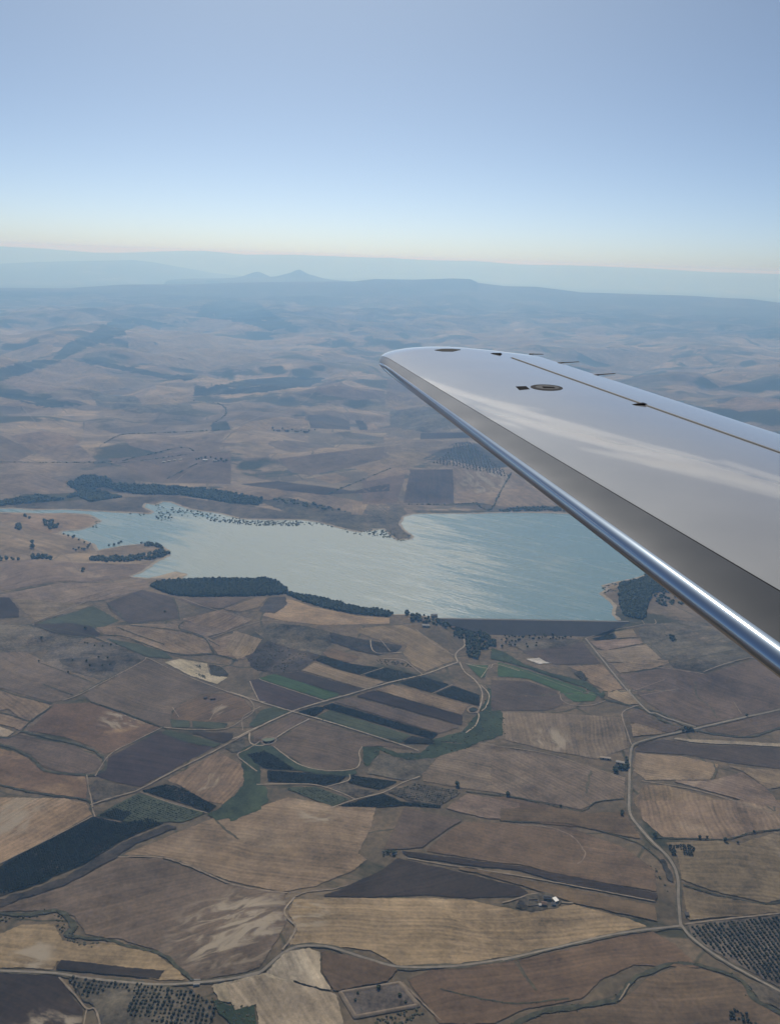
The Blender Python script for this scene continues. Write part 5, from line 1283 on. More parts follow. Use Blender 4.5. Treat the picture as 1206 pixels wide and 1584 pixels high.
def row_labels(G, by, text, row_word, group):
    """one label each: which row, counted from the left, and which tree along it, counted from the far end"""
    out = []
    keys = sorted(set(G[:, by].tolist()), key=lambda k: np.median(np.arctan2(G[G[:, by] == k, 0], G[G[:, by] == k, 1])))
    for r, k in enumerate(keys):
        row = G[G[:, by] == k]
        row = row[np.argsort(-np.hypot(row[:, 0], row[:, 1]))]
        for n, q in enumerate(row):
            out.append((q[:2], text % (ordinal(n), ordinal(r) + ' ' + row_word), group))
    return out
_all = row_labels(G1, 2, 'olive tree, lower left grove, %s from the road in %s', 'row from left', 'olive trees of the lower left grove') + row_labels(G2, 3, 'olive tree, lower right grove, %s from top in %s', 'line from left', 'olive trees of the big lower right grove') + row_labels(G3, 2, 'olive tree, tiny grove below the stream, %s in %s', 'row from left', 'olive trees of the tiny grove')
_d = np.array([np.hypot(*p[0]) for p in _all])
_big = set(np.argsort(_d)[:298].tolist())
for k in sorted(_big):
    (x, y), lab, grp = _all[k]
    put_tree('olive_tree', OLIVES, x, y, 1.05 if 'lower left' in lab else 1.08, lab, grp)
_rest = np.array([p[0] for k, p in enumerate(_all) if k not in _big])
if len(_rest): clump_mass('olive_trees', _rest, 2.1, 3.8, MAT['olive'], BLOBS2, 'the farther olive trees in the lines of the big lower right grove', 0.5, 0.15)

# small square grove by the road bend
G4 = grove('6', ('712,193 824,190 830,200 822,240 790,242 770,208 745,206 742,250 728,230',), (10, 0), 3.9, (1, 8), 4.2)
for p, lab, grp in row_labels(G4, 2, 'fruit tree, small square grove, %s down %s', 'row from left', 'fruit trees of the small square grove'):
    put_tree('fruit_tree', OLIVES, *p, 1.0, lab, grp)

# trees that stand alone or in loose groups
def trees_at(tile, pts, size, label, group):
    P = to_ground(PX(tile, pts))
    order = np.argsort(PX(tile, pts)[:, 0])
    for n, k in enumerate(order):
        put_tree('broadleaf_tree', TREES, *P[k], size, label + nth(n, len(P)), group)
def trees_in(tile, text, spacing, size, label, group, keep=0.8):
    P = scatter(world_poly(tile, text, 8), spacing, keep=keep)
    P = P[np.argsort(np.arctan2(P[:, 0], P[:, 1]))]
    for n, (x, y) in enumerate(P):
        put_tree('broadleaf_tree', TREES, x, y, size, label + nth(n, len(P)), group)
def clump(tile, text, spacing, size, label, keep=0.85):
    P = scatter(world_poly(tile, text, 8), spacing, keep=keep)
    clump_mass('grove', P, size * 4.0, size * 8.0, MAT['tree'], BLOBS2, label, 0.4, 0.3)
clump('g', '703,972 720,970 745,978 762,990 770,1000 745,1005 738,1020 722,1015 718,990 700,984', 8.5, 1.0, 'dark leafy wood below the left dam end', 0.85)
trees_in('g', '770,984 800,984 880,981 900,985 870,990 800,992 790,1004 775,1004', 15, 0.75, 'small dark tree in the line along the dam foot', 'trees along the dam foot', 0.65)
clump('g', '634,950 655,952 672,958 700,962 710,966 690,972 668,966 655,962 636,962', 9, 0.95, 'dark trees among the houses at the left dam end', 0.7)
trees_at('g', '629,949 631,950 628,951', 1.3, 'big round tree at the tip of the pine belt', 'big round trees at the pine belt tip')
trees_at('3', '32,70 40,72 62,72 75,73 85,71 95,105 100,118 108,78 120,82 140,100 138,112 150,80 200,82 210,80 225,84 45,110 20,100', 0.7, 'small tree on the dry flat under the dam', 'trees on the dry flat under the dam')
clump('7', '75,195 100,200 90,206', 12, 1.1, 'small dark clump of trees nearest the lake arm')
clump('7', '135,212 165,212 184,218 180,232 150,238 138,228', 11, 1.3, 'big round clump of dark trees on the lake spit')
clump('7', '45,224 62,222 66,240 50,240', 10, 1.3, 'dark clump of trees beside the west shore track')
trees_at('7', '100,283 102,292 97,296 104,297', 1.5, 'big dark tree at the end of the west shore track', 'big trees at the west shore track end')
clump('7', '98,316 158,322 160,332 100,330', 10, 1.2, 'short dark row of trees on the west shore')
clump('7', '-40,318 0,324 80,332 10,338 -40,332', 13, 1.0, 'dark line of trees at the left edge by the west shore')
trees_at('7', '198,254 212,260 226,266 230,262 245,272 262,280 228,300 245,298 262,302 275,290 280,284 272,296 255,300 236,304', 1.0, 'tree on the west shore of the cove', 'trees on the cove shore')
trees_at('7', '338,290 354,288 368,284 376,280', 1.15, 'tree in the row of four on the peninsula crest', 'four trees on the peninsula crest')
clump('7', '262,332 300,322 380,322 440,318 500,300 524,312 500,325 430,336 330,338', 9.5, 1.15, 'dark wood along the flank of the small peninsula')
clump('7', '436,280 470,280 500,288 505,300 480,292 450,290', 10, 1.1, 'dark trees along the back of the small peninsula')
trees_at('7', '258,366 255,369', 1.25, 'lone dark tree beside the west shore track', 'lone trees beside the west shore track')
trees_at('3', '532,606 536,618 530,628 536,640 525,645 528,652 518,650 508,650', 1.0, 'dark tree beside the roadside farm', 'trees beside the roadside farm')
trees_at('3', '484,655 484,664', 1.15, 'tall dark tree below the roadside farm', 'tall trees below the roadside farm')
trees_at('3', '14,768', 0.9, 'lone round tree at the end of the pale orchard', 'tree at the end of the pale orchard')
trees_at('2', '938,712', 1.3, 'tall lone tree at the corner of the pale orchard', 'tall tree at the pale orchard corner')
trees_at('2', '1155,752', 0.8, 'lone bush tree on the hedge right of the pale orchard', 'tree on the hedge right of the pale orchard')
trees_at('3', '245,818', 0.7, 'small tree on the ditch left of the long road', 'tree on the ditch left of the road')
trees_at('6', '513,50 512,60', 0.8, 'small dark tree in the field left of the long road', 'trees left of the long road')
trees_at('6', '655,155', 1.0, 'dark tree where the hedge meets the road', 'tree where hedge meets road')
trees_at('6', '853,160 885,160 965,174 1020,184 1090,136', 0.75, 'small dark tree on the hedge above the square grove', 'trees on the hedge above the square grove')
trees_at('3', '725,70 735,78 742,88 735,92 728,85', 1.1, 'dark tree in the clump on the eroded hillside', 'tree clump on the eroded hillside')
trees_at('3', '1058,418', 0.8, 'small tree beside the bridge road', 'tree beside the bridge road')
trees_at('3', '790,478 800,484 812,480 822,484 780,486', 0.8, 'dark tree at the river bridge', 'trees at the river bridge')
trees_at('1', '396,38 193,82 395,105 407,107 440,118 477,120 515,115 540,110 338,186 402,190 418,210 475,210 500,175 510,205 458,172 181,191 317,243', 0.6, 'small scattered bush tree on the left hill pasture', 'bush trees on the left hill pasture')
trees_at('7', '510,494 265,546 130,575', 0.8, 'lone tree in the mauve fields below the west shore', 'lone trees below the west shore')
trees_at('g', '422,664 437,664 452,666 466,667 478,667 487,666 424,667 445,668 470,669', 1.3, 'dark tree by the row of far houses', 'trees by the row of far houses')
trees_at('g', '304,712 308,711 312,710 318,710 326,709 334,711 342,712 350,714 346,715 338,714', 1.4, 'dark tree round the far white farmstead', 'trees round the far white farmstead')
trees_at('5', '665,228 640,222', 0.7, 'dark bush in the fenced thicket', 'bushes in the fenced thicket')
trees_at('5', '510,830 600,808 690,840 716,868 500,860', 0.65, 'dark bush inside the pond enclosure', 'bushes inside the pond enclosure')

# ------------------------------------------------------------------ ponds and the banked enclosure
def pond(tile, text, label, col, name='pond', lift=1.6):
    W = to_ground(catmull(PX(tile, text), 3, True))
    z = float(ground_z(W[:, 0], W[:, 1]).max()) + lift
    t = NT('pond_water')
    m = t.bsdf(col, 0.75, 0, 0.08)
    o = drape_polygon(name, W, m, z=z)
    tag(o, label, kind='structure')
def bank(name, tile, text, h, w, label, smooth=False):
    pts = PX(tile, text)
    W = to_ground(catmull(pts, 3, True) if smooth else linear(pts, 4))
    W = linear(W, 3.0)
    T = np.roll(W, -1, 0) - np.roll(W, 1, 0); T /= np.linalg.norm(T, axis=1)[:, None]
    N = np.stack([-T[:, 1], T[:, 0]], 1)
    prof = [(-w, 0.2), (-w * 0.35, h), (w * 0.35, h), (w, 0.2)]
    V, n = [], len(W)
    for q, z in prof:
        P = W + N * q
        V.append(np.column_stack([P, ground_z(P[:, 0], P[:, 1]) + z + 0.9]))
    V = np.stack(V, 1).reshape(-1, 3)
    F = [(i * 4 + k, i * 4 + k + 1, ((i + 1) % n) * 4 + k + 1, ((i + 1) % n) * 4 + k) for i in range(n) for k in range(3)]
    o = big_mesh(name, V, np.array(F), MAT['faint'])
    if o.data.polygons[1].normal.z < 0: o.data.flip_normals()
    tag(o, label, kind='structure')
_e = world_poly('5', '440,828 688,787 766,880 502,926', 6)
o = drape_polygon('fallow_field', _e, MAT['scrubby'], np.array([.09, .075, .062]), 1.75)
o['row_angle'] = 0.0
tag(o, 'brown floor inside the square bank with a green pond', kind='structure')
bank('earth_bank', '5', '438,826 690,785 770,880 500,930', 2.2, 3.6, 'square pale earth bank round a green pond')
pond('5', '515,878 570,876 640,868 676,868 686,880 640,894 560,902 530,905', 'dark green pond inside the square earth bank', (.016, .034, .024), lift=1.0)
pond('2', '100,520 112,511 132,508 152,513 150,521 135,528 112,530', 'small pale green pond beside the gridded plot', (.13, .155, .11))
bank('earth_bank', '2', '96,520 112,507 132,504 157,512 154,524 135,533 110,534', 0.9, 2.5, 'thin pale bank round the small pale green pond', True)
pond('2', '990,385 1003,379 1018,381 1025,388 1010,394 995,392', 'small dark basin at the end of the striped fields', (.02, .03, .025))
bank('earth_bank', '2', '983,384 1000,374 1020,376 1032,388 1012,399 992,398', 1.2, 2.5, 'round bank of the small dark basin', True)

# ------------------------------------------------------------------ buildings
M_WALL = simple('plaster_wall', (0.30, 0.25, 0.20), 0.9, 0.15, 1.0)
M_STONE = simple('stone_wall', (0.15, 0.125, 0.10), 0.95, 0.3, 1.5)
M_PALE = simple('pale_sheet_roof', (0.38, 0.36, 0.33), 0.8, 0.2, 1.0)
M_WHITE = simple('white_sheet_roof', (0.74, 0.73, 0.70), 0.6, 0.08, 1.0)
M_TILE = simple('old_tile_roof', (0.17, 0.115, 0.085), 0.9, 0.25, 1.2)
M_DARKR = simple('dark_sheet_roof', (0.05, 0.048, 0.05), 0.7, 0.2, 1.0)
M_HOLE = simple('dark_opening', (0.012, 0.012, 0.014), 0.9, 0.1, 1.0)
def box(bmv, x0, x1, y0, y1, z0, z1):
    V, F = bmv
    o = len(V)
    V += [(x, y, z) for z in (z0, z1) for x, y in ((x0, y0), (x1, y0), (x1, y1), (x0, y1))]
    F += [tuple(i + o for i in f) for f in ((3, 2, 1, 0), (4, 5, 6, 7), (0, 1, 5, 4), (1, 2, 6, 5), (2, 3, 7, 6), (3, 0, 4, 7))]
def building(name, tile, p, L, W, H, px_dir, wall, roof, label, cat, shape='gable', doors=1, windows=3, group=None):
    c = to_ground(PX(tile, '%f,%f' % p))[0]
    d = pxdir(PX(tile, '%f,%f' % p)[0], px_dir)
    root = empty(name, (c[0], c[1], float(ground_z(*c)) + 0.5), math.atan2(d[1], d[0]))
    tag(root, label, cat, group)
    b = ([], []); box(b, -L / 2, L / 2, -W / 2, W / 2, -1.5, H)
    if shape == 'gable':
        V, F = b; o = len(V); rh = W * 0.24
        V += [(-L / 2, -W / 2, H + .01), (-L / 2, W / 2, H + .01), (-L / 2, 0, H + rh), (L / 2, -W / 2, H + .01), (L / 2, W / 2, H + .01), (L / 2, 0, H + rh)]
        F += [(o, o + 2, o + 1), (o + 3, o + 4, o + 5)]
    mesh_obj('wall', *b, wall, root)
    e = 0.45
    if shape == 'gable':
        V, F = [], []
        for s in (-1, 1):
            o = len(V); rh = W * 0.24
            y1, z1 = s * (W / 2 + e), H - e * 0.48 + 0.12
            V += [(-L / 2 - e, 0, H + rh + .12), (L / 2 + e, 0, H + rh + .12), (L / 2 + e, y1, z1), (-L / 2 - e, y1, z1), (-L / 2 - e, 0, H + rh + .3), (L / 2 + e, 0, H + rh + .3), (L / 2 + e, y1, z1 + .18), (-L / 2 - e, y1, z1 + .18)]
            F += [tuple(i + o for i in f) for f in ((0, 1, 2, 3), (7, 6, 5, 4), (3, 2, 6, 7), (0, 3, 7, 4), (2, 1, 5, 6))]
        ro = mesh_obj('roof', V, F, roof, root)
        bm = bmesh.new(); bm.from_mesh(ro.data); bmesh.ops.recalc_face_normals(bm, faces=bm.faces); bm.to_mesh(ro.data); bm.free()
    elif shape == 'lean':
        V = [(x, y, z + dz) for dz in (0.05, 0.25) for x, y, z in ((-L / 2 - e, -W / 2 - e, H), (L / 2 + e, -W / 2 - e, H), (L / 2 + e, W / 2 + e, H + W * .12), (-L / 2 - e, W / 2 + e, H + W * .12))]
        mesh_obj('roof', V, [(3, 2, 1, 0), (4, 5, 6, 7), (0, 1, 5, 4), (1, 2, 6, 5), (2, 3, 7, 6), (3, 0, 4, 7)], roof, root)
    for k in range(doors):
        x = -L * 0.2 + k * L * 0.45
        b = ([], []); box(b, x - 1.3, x + 1.3, -W / 2 - 0.06, -W / 2 + 0.1, -0.4, min(2.8, H * 0.8)); mesh_obj('door', *b, M_HOLE, root)
    for k in range(windows):
        x = -L / 2 + (k + 0.8) * L / (windows + 0.6)
        b = ([], []); box(b, x - 0.5, x + 0.5, W / 2 - 0.1, W / 2 + 0.06, H * 0.4, H * 0.75); mesh_obj('window', *b, M_HOLE, root)
    return root
building('shed', '6', (222, 437), 9, 6, 3.4, (6, 7), M_WALL, M_WHITE, 'small shed with gleaming white roof at the lone farm', 'shed', 'lean')
building('barn', '6', (186, 430), 12, 7, 4.2, (10, 1), M_STONE, M_DARKR, 'long dark roofed barn at the back of the lone farm', 'barn')
building('barn', '6', (172, 454), 8, 7, 3.8, (10, 1), M_STONE, M_TILE, 'brown tiled barn at the front of the lone farm', 'barn')
building('shed', '6', (214, 455), 6, 5, 3.2, (10, 0), M_STONE, M_DARKR, 'dark little shed before the white roofed shed', 'shed', 'lean')
building('hut', '6', (155, 458), 4.5, 3.5, 2.6, (10, -1), M_WALL, M_PALE, 'tiny pale hut at the corner of the walled yard', 'hut', 'lean', 1, 1)
def yard():
    P = to_ground(PX('6', '102,434 144,432 152,458 100,462'))
    c = P.mean(0); z = float(ground_z(*c))
    root = empty('walled_yard', (*c, z)); tag(root, 'square walled stone yard left of the farm barns', 'yard')
    for i in range(4):
        a, b = P[i] - c, P[(i + 1) % 4] - c
        d = b - a; L = np.linalg.norm(d); d /= L; n = np.array([-d[1], d[0]]) * 0.4
        a = a + d * 0.41; b = b - d * 0.41
        V = [(*(q + s), h) for h in (-1, 3.0) for q, s in ((a, -n), (b, -n), (b, n), (a, n))]
        mesh_obj('yard_wall', V, [(3, 2, 1, 0), (4, 5, 6, 7), (0, 1, 5, 4), (1, 2, 6, 5), (2, 3, 7, 6), (3, 0, 4, 7)], M_STONE, root)
yard()
building('hut', '6', (797, 499), 7, 5.5, 2.6, (3, 10), M_STONE, M_DARKR, 'small dark hut in the tan field above the crossroads', 'hut', 'lean', 1, 1)
building('barn', '3', (440, 606), 22, 5, 3.0, (10, 1.2), M_WALL, M_WALL, 'long pale ruined barn of the roadside farm', 'barn', 'lean', 2, 4)
building('farmhouse', '3', (505, 628), 17, 7, 4.6, (10, 2), M_WALL, M_PALE, 'farmhouse with pale roof beside the long road', 'farmhouse', 'gable', 2, 4)
building('barn', '3', (500, 645), 18, 6, 4.0, (10, 2), M_STONE, M_DARKR, 'dark roofed barn before the pale roofed farmhouse', 'barn', 'gable', 2, 4)
building('farmhouse', '1', (985, 366), 12, 7, 4.0, (10, -1), M_STONE, M_TILE, 'ruined farmhouse on the left knoll', 'farmhouse')
building('barn', '1', (952, 363), 8, 6, 3.5, (10, -1), M_STONE, M_DARKR, 'roofless looking barn beside the ruined farmhouse', 'barn')
building('farmhouse', 'g', (318, 713), 24, 8, 5, (10, 0), M_WALL, M_WHITE, 'white roofed farmhouse among trees beyond the lake', 'farmhouse')
building('barn', 'g', (333, 714), 18, 8, 5, (10, 1), M_WALL, M_PALE, 'pale roofed barn right of the far white farmhouse', 'barn')
for k, (x, lab) in enumerate(((254, 'leftmost pale shed in the row beyond the lake'), (262, 'second pale shed from the left in the row beyond the lake'), (271, 'third pale shed from the left in the row beyond the lake'), (280, 'rightmost pale shed in the row beyond the lake'))):
    building('shed', 'g', (x, 715.5 - k * 1.2), 14, 7, 4, (10, -1), M_WALL, M_PALE, lab, 'shed', 'lean', 1, 2, 'pale sheds in a row beyond the lake')
for k, (x, lab) in enumerate(((430, 'leftmost stone house in the row high beyond the lake'), (444, 'second stone house in the row high beyond the lake'), (459, 'third stone house in the row high beyond the lake'), (474, 'rightmost stone house in the row high beyond the lake'))):
    building('stone_house', 'g', (x, 666.5 + k * 0.6), 24, 12, 6, (10, 0.5), M_WALL, M_TILE, lab, 'house', 'gable', 1, 3, 'stone houses in a row beyond the lake')
building('house', 'g', (658.5, 969), 20, 9, 4, (10, 0.5), M_WALL, M_PALE, 'pale roofed house below the left dam end', 'house')
building('house', 'g', (657, 962), 16, 9, 5, (10, 0.5), M_WALL, M_TILE, 'brown roofed house among trees at the left dam end', 'house')
building('gatehouse', 'g', (671, 955), 18, 9, 7, (10, 0), M_WALL, M_DARKR, 'tall dark gatehouse on the shore at the left dam end', 'gatehouse', 'lean')
building('house', 'g', (700, 972), 11, 8, 4, (10, 2), M_WALL, M_TILE, 'small house under the dam wood', 'house')
def road_structure(name, tile, p, px_dir, L, W, label, cat, mat):
    c = to_ground(PX(tile, '%f,%f' % p))[0]; d = pxdir(PX(tile, '%f,%f' % p)[0], px_dir)
    root = empty(name, (c[0], c[1], float(ground_z(*c)) + 2.2), math.atan2(d[1], d[0])); tag(root, label, cat)
    b = ([], []); box(b, -L / 2, L / 2, -W / 2 + .3, W / 2 - .3, -1.2, 0.25); mesh_obj('deck', *b, MAT['road'], root)
    for s in (-1, 1):
        b = ([], []); box(b, -L / 2, L / 2, s * W / 2 - .29, s * W / 2 + .29, -1.5, 1.3); mesh_obj('parapet', *b, mat, root)
M_CONC = simple('pale_concrete', (0.5, 0.48, 0.44), 0.9, 0.1, 1.0)
road_structure('culvert_bridge', '4', (912, 843), (10, -0.9), 9, 8.5, 'short pale culvert bridge where the road crosses the lower left stream', 'bridge', M_CONC)
road_structure('road_bridge', '3', (805, 479), (10, -2), 22, 9.5, 'road bridge over the dark river right of the dam road', 'bridge', M_STONE)

# ------------------------------------------------------------------ the wing
WT = math.radians(4.5)
WN = Vector((-math.sin(WT) * math.sin(math.radians(20)), -math.sin(WT) * math.cos(math.radians(20)), math.cos(WT)))
W_H = 1.45
def wing_pt(px):
    d = rays(px)
    o = np.array([0, 0, -W_H]); n = np.array(WN)
    t = (o @ n) / (d @ n)
    return d * t[:, None] + np.array([0, 0, CAM_H])

def metal(name, col, rough, metallic, ripple=0.0, dirt=0.0, spec=0.5, coat=0.0):
    t = NT(name)
    p = t.pos()
    n = t.noise(p, 1.1, 2, 0.45)
    n2 = t.noise(p, 2.2, 3, 0.5)
    c = scale_col(t, t.mix(0.0, col, col), t.remap(n2, 0.3, 0.7, 1 - dirt, 1 + dirt))
    r = t.remap(n2, 0.3, 0.7, rough * 0.9, rough * 1.1)
    return t.bsdf(c, r, metallic, spec, t.bump(n, 1.0, ripple) if ripple else None, Coat_Weight=coat, Coat_Roughness=0.04)
M_SKIN = metal('wing_paint', (0.335, 0.317, 0.288), 0.2, 0.15, 0.007, 0.04, coat=1.0)
M_EDGE = metal('polished_edge', (0.40, 0.44, 0.50), 0.08, 1.0, 0.002, 0.04)  # blue tint in the base stands in for the blue the nose mirrors
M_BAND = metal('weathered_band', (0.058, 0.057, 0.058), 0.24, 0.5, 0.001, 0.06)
M_DARK = metal('dark_fitting', (0.012, 0.012, 0.014), 0.8, 0.0, spec=0.03)
M_SEAL = metal('edge_sealant', (0.24, 0.235, 0.22), 0.7, 0.0, spec=0.1)
M_WICK = metal('wick', (0.05, 0.05, 0.055), 0.5, 0.2)
M_LENS = metal('lamp_lens', (0.014, 0.014, 0.013), 0.6, 0.0, spec=0.04)

def build_wing():
    LE0, LE1 = wing_pt([[1206, 1040]])[0], wing_pt([[597, 571]])[0]
    TE0, TE1 = wing_pt([[1206, 672]])[0], wing_pt([[830, 550]])[0]
    le_d, te_d = LE1 - LE0, TE1 - TE0
    back = 0.75                                        # carry the wing on towards the cabin, out of the frame
    R_le, R_te = LE0 - le_d * back * 0.55, TE0 - te_d * back
    tip_px = np.array([[597, 571], [586, 562], [590, 551], [604, 545.5], [630, 541.5], [665, 539.5], [700, 539.5], [740, 542], [785, 545.5], [830, 550]], float)
    tip = wing_pt(tip_px)
    tc = catmull(tip, 0.01)
    tl = np.concatenate([[0], np.cumsum(np.linalg.norm(np.diff(tc, axis=0), axis=1))]); tl /= tl[-1]
    NRM = np.array(WN)
    # chord fraction at the tip: project on the tip chord so that lines of equal fraction run straight out
    ch = tc[-1] - tc[0]; ch_l = np.linalg.norm(ch)
    frac = (tc - tc[0]) @ ch / ch_l ** 2
    def tip_at(c):
        # parameter along the tip curve: its start is the leading edge, its end the trailing edge
        k = int(np.argmin(frac))
        cc = frac[k] + c * (1 - frac[k])
        return np.array([np.interp(cc, frac[k:], tc[k:, a]) for a in range(3)])
    root = empty('aircraft_wing', tuple(R_le))
    tag(root, 'silver grey aircraft wing with polished leading edge above the lake', 'wing')
    TH = 0.075
    C0, H0 = 0.034, 0.015                            # nose radius zone and half thickness, in chords
    def up(c):
        q = np.minimum(c / C0, 1.0)
        return H0 * np.sqrt(np.maximum(1 - (1 - q) ** 2, 0)) * (1 - c) ** 0.7 + 0.030 * 4 * c * (1 - c) * (1 - 0.25 * c)
    def low(c):
        q = np.minimum(c / C0, 1.0)
        return -H0 * np.sqrt(np.maximum(1 - (1 - q) ** 2, 0)) * (1 - c) - 0.022 * 4 * c * (1 - c) * (1 - c)
    def pt(s, c, upper=True, off=0.0):
        """s 0 root .. 1 tip, c chord fraction"""
        a = R_le + (R_te - R_le) * c
        b = tip_at(c)
        P = a + (b - a) * s
        chord = np.linalg.norm((R_te - R_le) * (1 - s) + ch * s)
        e = min(1.0, (1 - s) / 0.05)
        tau = math.sqrt(max(0.0, 1 - (1 - e) ** 2))
        z = (up(c) if upper else low(c)) * chord * tau
        return P + NRM * (float(z) + off)
    def inv(px, s_guess=None):
        """pixel -> (s, c) on the upper skin"""
        best = None
        d0 = np.array(px, float)
        s, c = 0.5, 0.5
        for it in range(40):
            def f(s, c):
                q = pt(s, c) - np.array([0, 0, CAM_H])
                z = q @ np.array(AF)
                return np.array([603 + F_PX * (q @ np.array(AX)) / z, 792 - F_PX * (q @ np.array(AY)) / z])
            v = f(s, c); e = 1e-4
            J = np.column_stack([(f(s + e, c) - v) / e, (f(s, c + e) - v) / e])
            ds = np.linalg.solve(J, d0 - v)
            s += np.clip(ds[0], -0.1, 0.1); c += np.clip(ds[1], -0.1, 0.1)
            s, c = min(max(s, 0.0), 0.995), min(max(c, 0.003), 0.997)
        return s, c
    S = np.concatenate([np.linspace(0, 0.93, 60), 0.93 + 0.07 * np.sin(np.linspace(0, math.pi / 2, 16))[1:]])
    pa, pb = inv((1190, 905)), inv((640, 578))
    aa, ab_ = inv((1180, 691)), inv((790, 553))
    def cp(s): return pa[1] + (pb[1] - pa[1]) * (s - pa[0]) / (pb[0] - pa[0])
    def ca(s): return aa[1] + (ab_[1] - aa[1]) * (s - aa[0]) / (ab_[0] - aa[0])
    def patch(name, c_lo, c_hi, nc, mat, upper=True, s_rng=(0, 1.0), power=1.0, rim=0.0, off=0.0):
        ss = [s for s in S if s_rng[0] <= s <= s_rng[1]]
        if ss[0] > s_rng[0]: ss = [s_rng[0]] + ss
        if ss[-1] < s_rng[1]: ss = ss + [s_rng[1]]
        V, F = [], []
        for s in ss:
            lo, hi = c_lo(s), c_hi(s)
            row = [pt(s, lo + (hi - lo) * (k / nc) ** power, upper, off) for k in range(nc + 1)]
            if rim: row = ([row[0] - NRM * rim] if c_lo(s) > 0.001 else []) + row + ([row[-1] - NRM * rim] if c_hi(s) < 0.999 else [])
            V += row
        w = len(row)
        for i in range(len(ss) - 1):
            for k in range(w - 1):
                F.append((i * w + k, i * w + k + 1, (i + 1) * w + k + 1, (i + 1) * w + k))
        V = [v - R_le for v in V]
        o = mesh_obj(name, V, F, mat, root, True)
        if upper != (o.data.polygons[len(F) // 2].normal @ Vector(WN) > 0): o.data.flip_normals()
        return o
    gap = 0.0016
    def cn(s): return C0 * 1.05
    patch('leading_edge', lambda s: 0.0, lambda s: cn(s), 40, M_EDGE, power=2.0)
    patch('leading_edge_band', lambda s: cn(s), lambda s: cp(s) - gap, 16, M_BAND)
    # nose under-surface of the same polished sheet
    patch('lower_leading_edge', lambda s: 0.0, lambda s: 0.09, 14, M_EDGE, False, power=2.0)
    patch('lower_skin', lambda s: 0.09, lambda s: 1.0, 20, M_SKIN, False)
    s_ai = ab_[0]
    patch('upper_skin', lambda s: cp(s) + gap, lambda s: ca(s) - 0.006, 40, M_SKIN, s_rng=(0, s_ai))
    patch('aileron', lambda s: ca(s) + 0.002, lambda s: 1.0, 14, M_SKIN, s_rng=(0, s_ai))
    patch('wingtip', lambda s: cp(s) + gap, lambda s: 1.0, 40, M_SKIN, s_rng=(s_ai, 1.0))
    patch('aileron_seal', lambda s: ca(s) - 0.008, lambda s: ca(s) + 0.005, 3, M_SEAL, s_rng=(0, s_ai), off=-0.0025)
    # raised bead shaped to catch light, standing in for the lit aileron groove
    V, F, nb = [], [], 8
    ss = np.linspace(0, s_ai * 0.995, 50)
    for q in ss:
        P, P2 = pt(q, ca(q)), pt(q, ca(q) + 0.004)
        a = (P2 - P) / np.linalg.norm(P2 - P)
        V += [P + a * 0.013 * math.cos(t) + NRM * (0.008 * math.sin(t) - 0.001) - R_le for t in np.linspace(0, 2 * math.pi, nb, False)]
    for i in range(len(ss) - 1):
        F += [(i * nb + k, i * nb + (k + 1) % nb, (i + 1) * nb + (k + 1) % nb, (i + 1) * nb + k) for k in range(nb)]
    mesh_obj('groove_light_bead', V, F, M_SEAL, root, True)
    patch('gap_seal', lambda s: cp(s) - 0.006, lambda s: cp(s) + 0.006, 3, M_DARK, s_rng=(0, 1.0), off=-0.002)
    def frame_at(px):
        s, c = inv(px)
        P = pt(s, c)
        e = 1e-3
        a = pt(s, min(c + e, 1)) - pt(s, c); b = pt(s + e, c) - pt(s, c)
        a /= np.linalg.norm(a); n = np.cross(a, b); n /= np.linalg.norm(n)
        if n @ NRM < 0: n = -n
        return P, a, np.cross(n, a), n
    # placard and fuel cap
    def plate(name, corners, mat, lift, parent=root):
        V = []
        for q in corners:
            P, a, b, n = frame_at(q); V.append(P + n * lift - R_le)
        for q in corners:
            P, a, b, n = frame_at(q); V.append(P - n * 0.001 - R_le)
        k = len(corners)
        F = [tuple(range(k))] + [(i, i + k, (i + 1) % k + k, (i + 1) % k) for i in range(k)]
        o = mesh_obj(name, V, F, mat, parent)
        bm = bmesh.new(); bm.from_mesh(o.data); bmesh.ops.recalc_face_normals(bm, faces=bm.faces); bm.to_mesh(o.data); bm.free()
        return o
    plate('placard', [(797, 598), (813, 597.4), (819, 602), (803, 603.4)], M_DARK, 0.0012)
    def ellipse(cx, cy, rx, ry, tilt, n=28):
        return [(cx + rx * math.cos(t) * math.cos(tilt) - ry * math.sin(t) * math.sin(tilt), cy + rx * math.cos(t) * math.sin(tilt) + ry * math.sin(t) * math.cos(tilt)) for t in np.linspace(0, 2 * math.pi, n, False)]
    cap = plate('fuel_cap', ellipse(845, 599.6, 25, 4.6, 0.05), metal('cap_ring', (0.03, 0.03, 0.033), 0.7, 0.0, spec=0.05), 0.0015)
    plate('cap_disc', ellipse(846, 599.6, 18.5, 3.2, 0.05), metal('cap_disc', (0.055, 0.056, 0.06), 0.6, 0.1, spec=0.1), 0.003, cap)
    plate('cap_latch', [(838, 598.6), (856, 599.4), (858, 601.2), (840, 600.8)], M_DARK, 0.005, cap)
    # hinge fittings
    for q in ((767, 547.6), (988, 626)):
        P, a, b, n = frame_at(q)
        L, W, Hh = 0.05 if q[0] < 800 else 0.055, 0.028, 0.012
        V = [P + a * x * L + b * y * W + n * z * Hh - R_le for x, y, z in ((-1, -.3, 0.05), (1, -1, 0.05), (1, 1, 0.05), (-1, .3, 0.05), (-.6, -.2, .5), (.8, -.7, 1), (.8, .7, 1), (-.6, .2, .5))]
        mesh_obj('hinge_cover', V, [(4, 5, 6, 7), (0, 1, 5, 4), (1, 2, 6, 5), (2, 3, 7, 6), (3, 0, 4, 7)], M_DARK, root)
    # lamp window let into the tip edge
    plate('tip_lamp', [(672, 541.6), (684, 539.9), (700, 539.9), (712, 541), (700, 543.6), (684, 543.4)], M_LENS, 0.003)
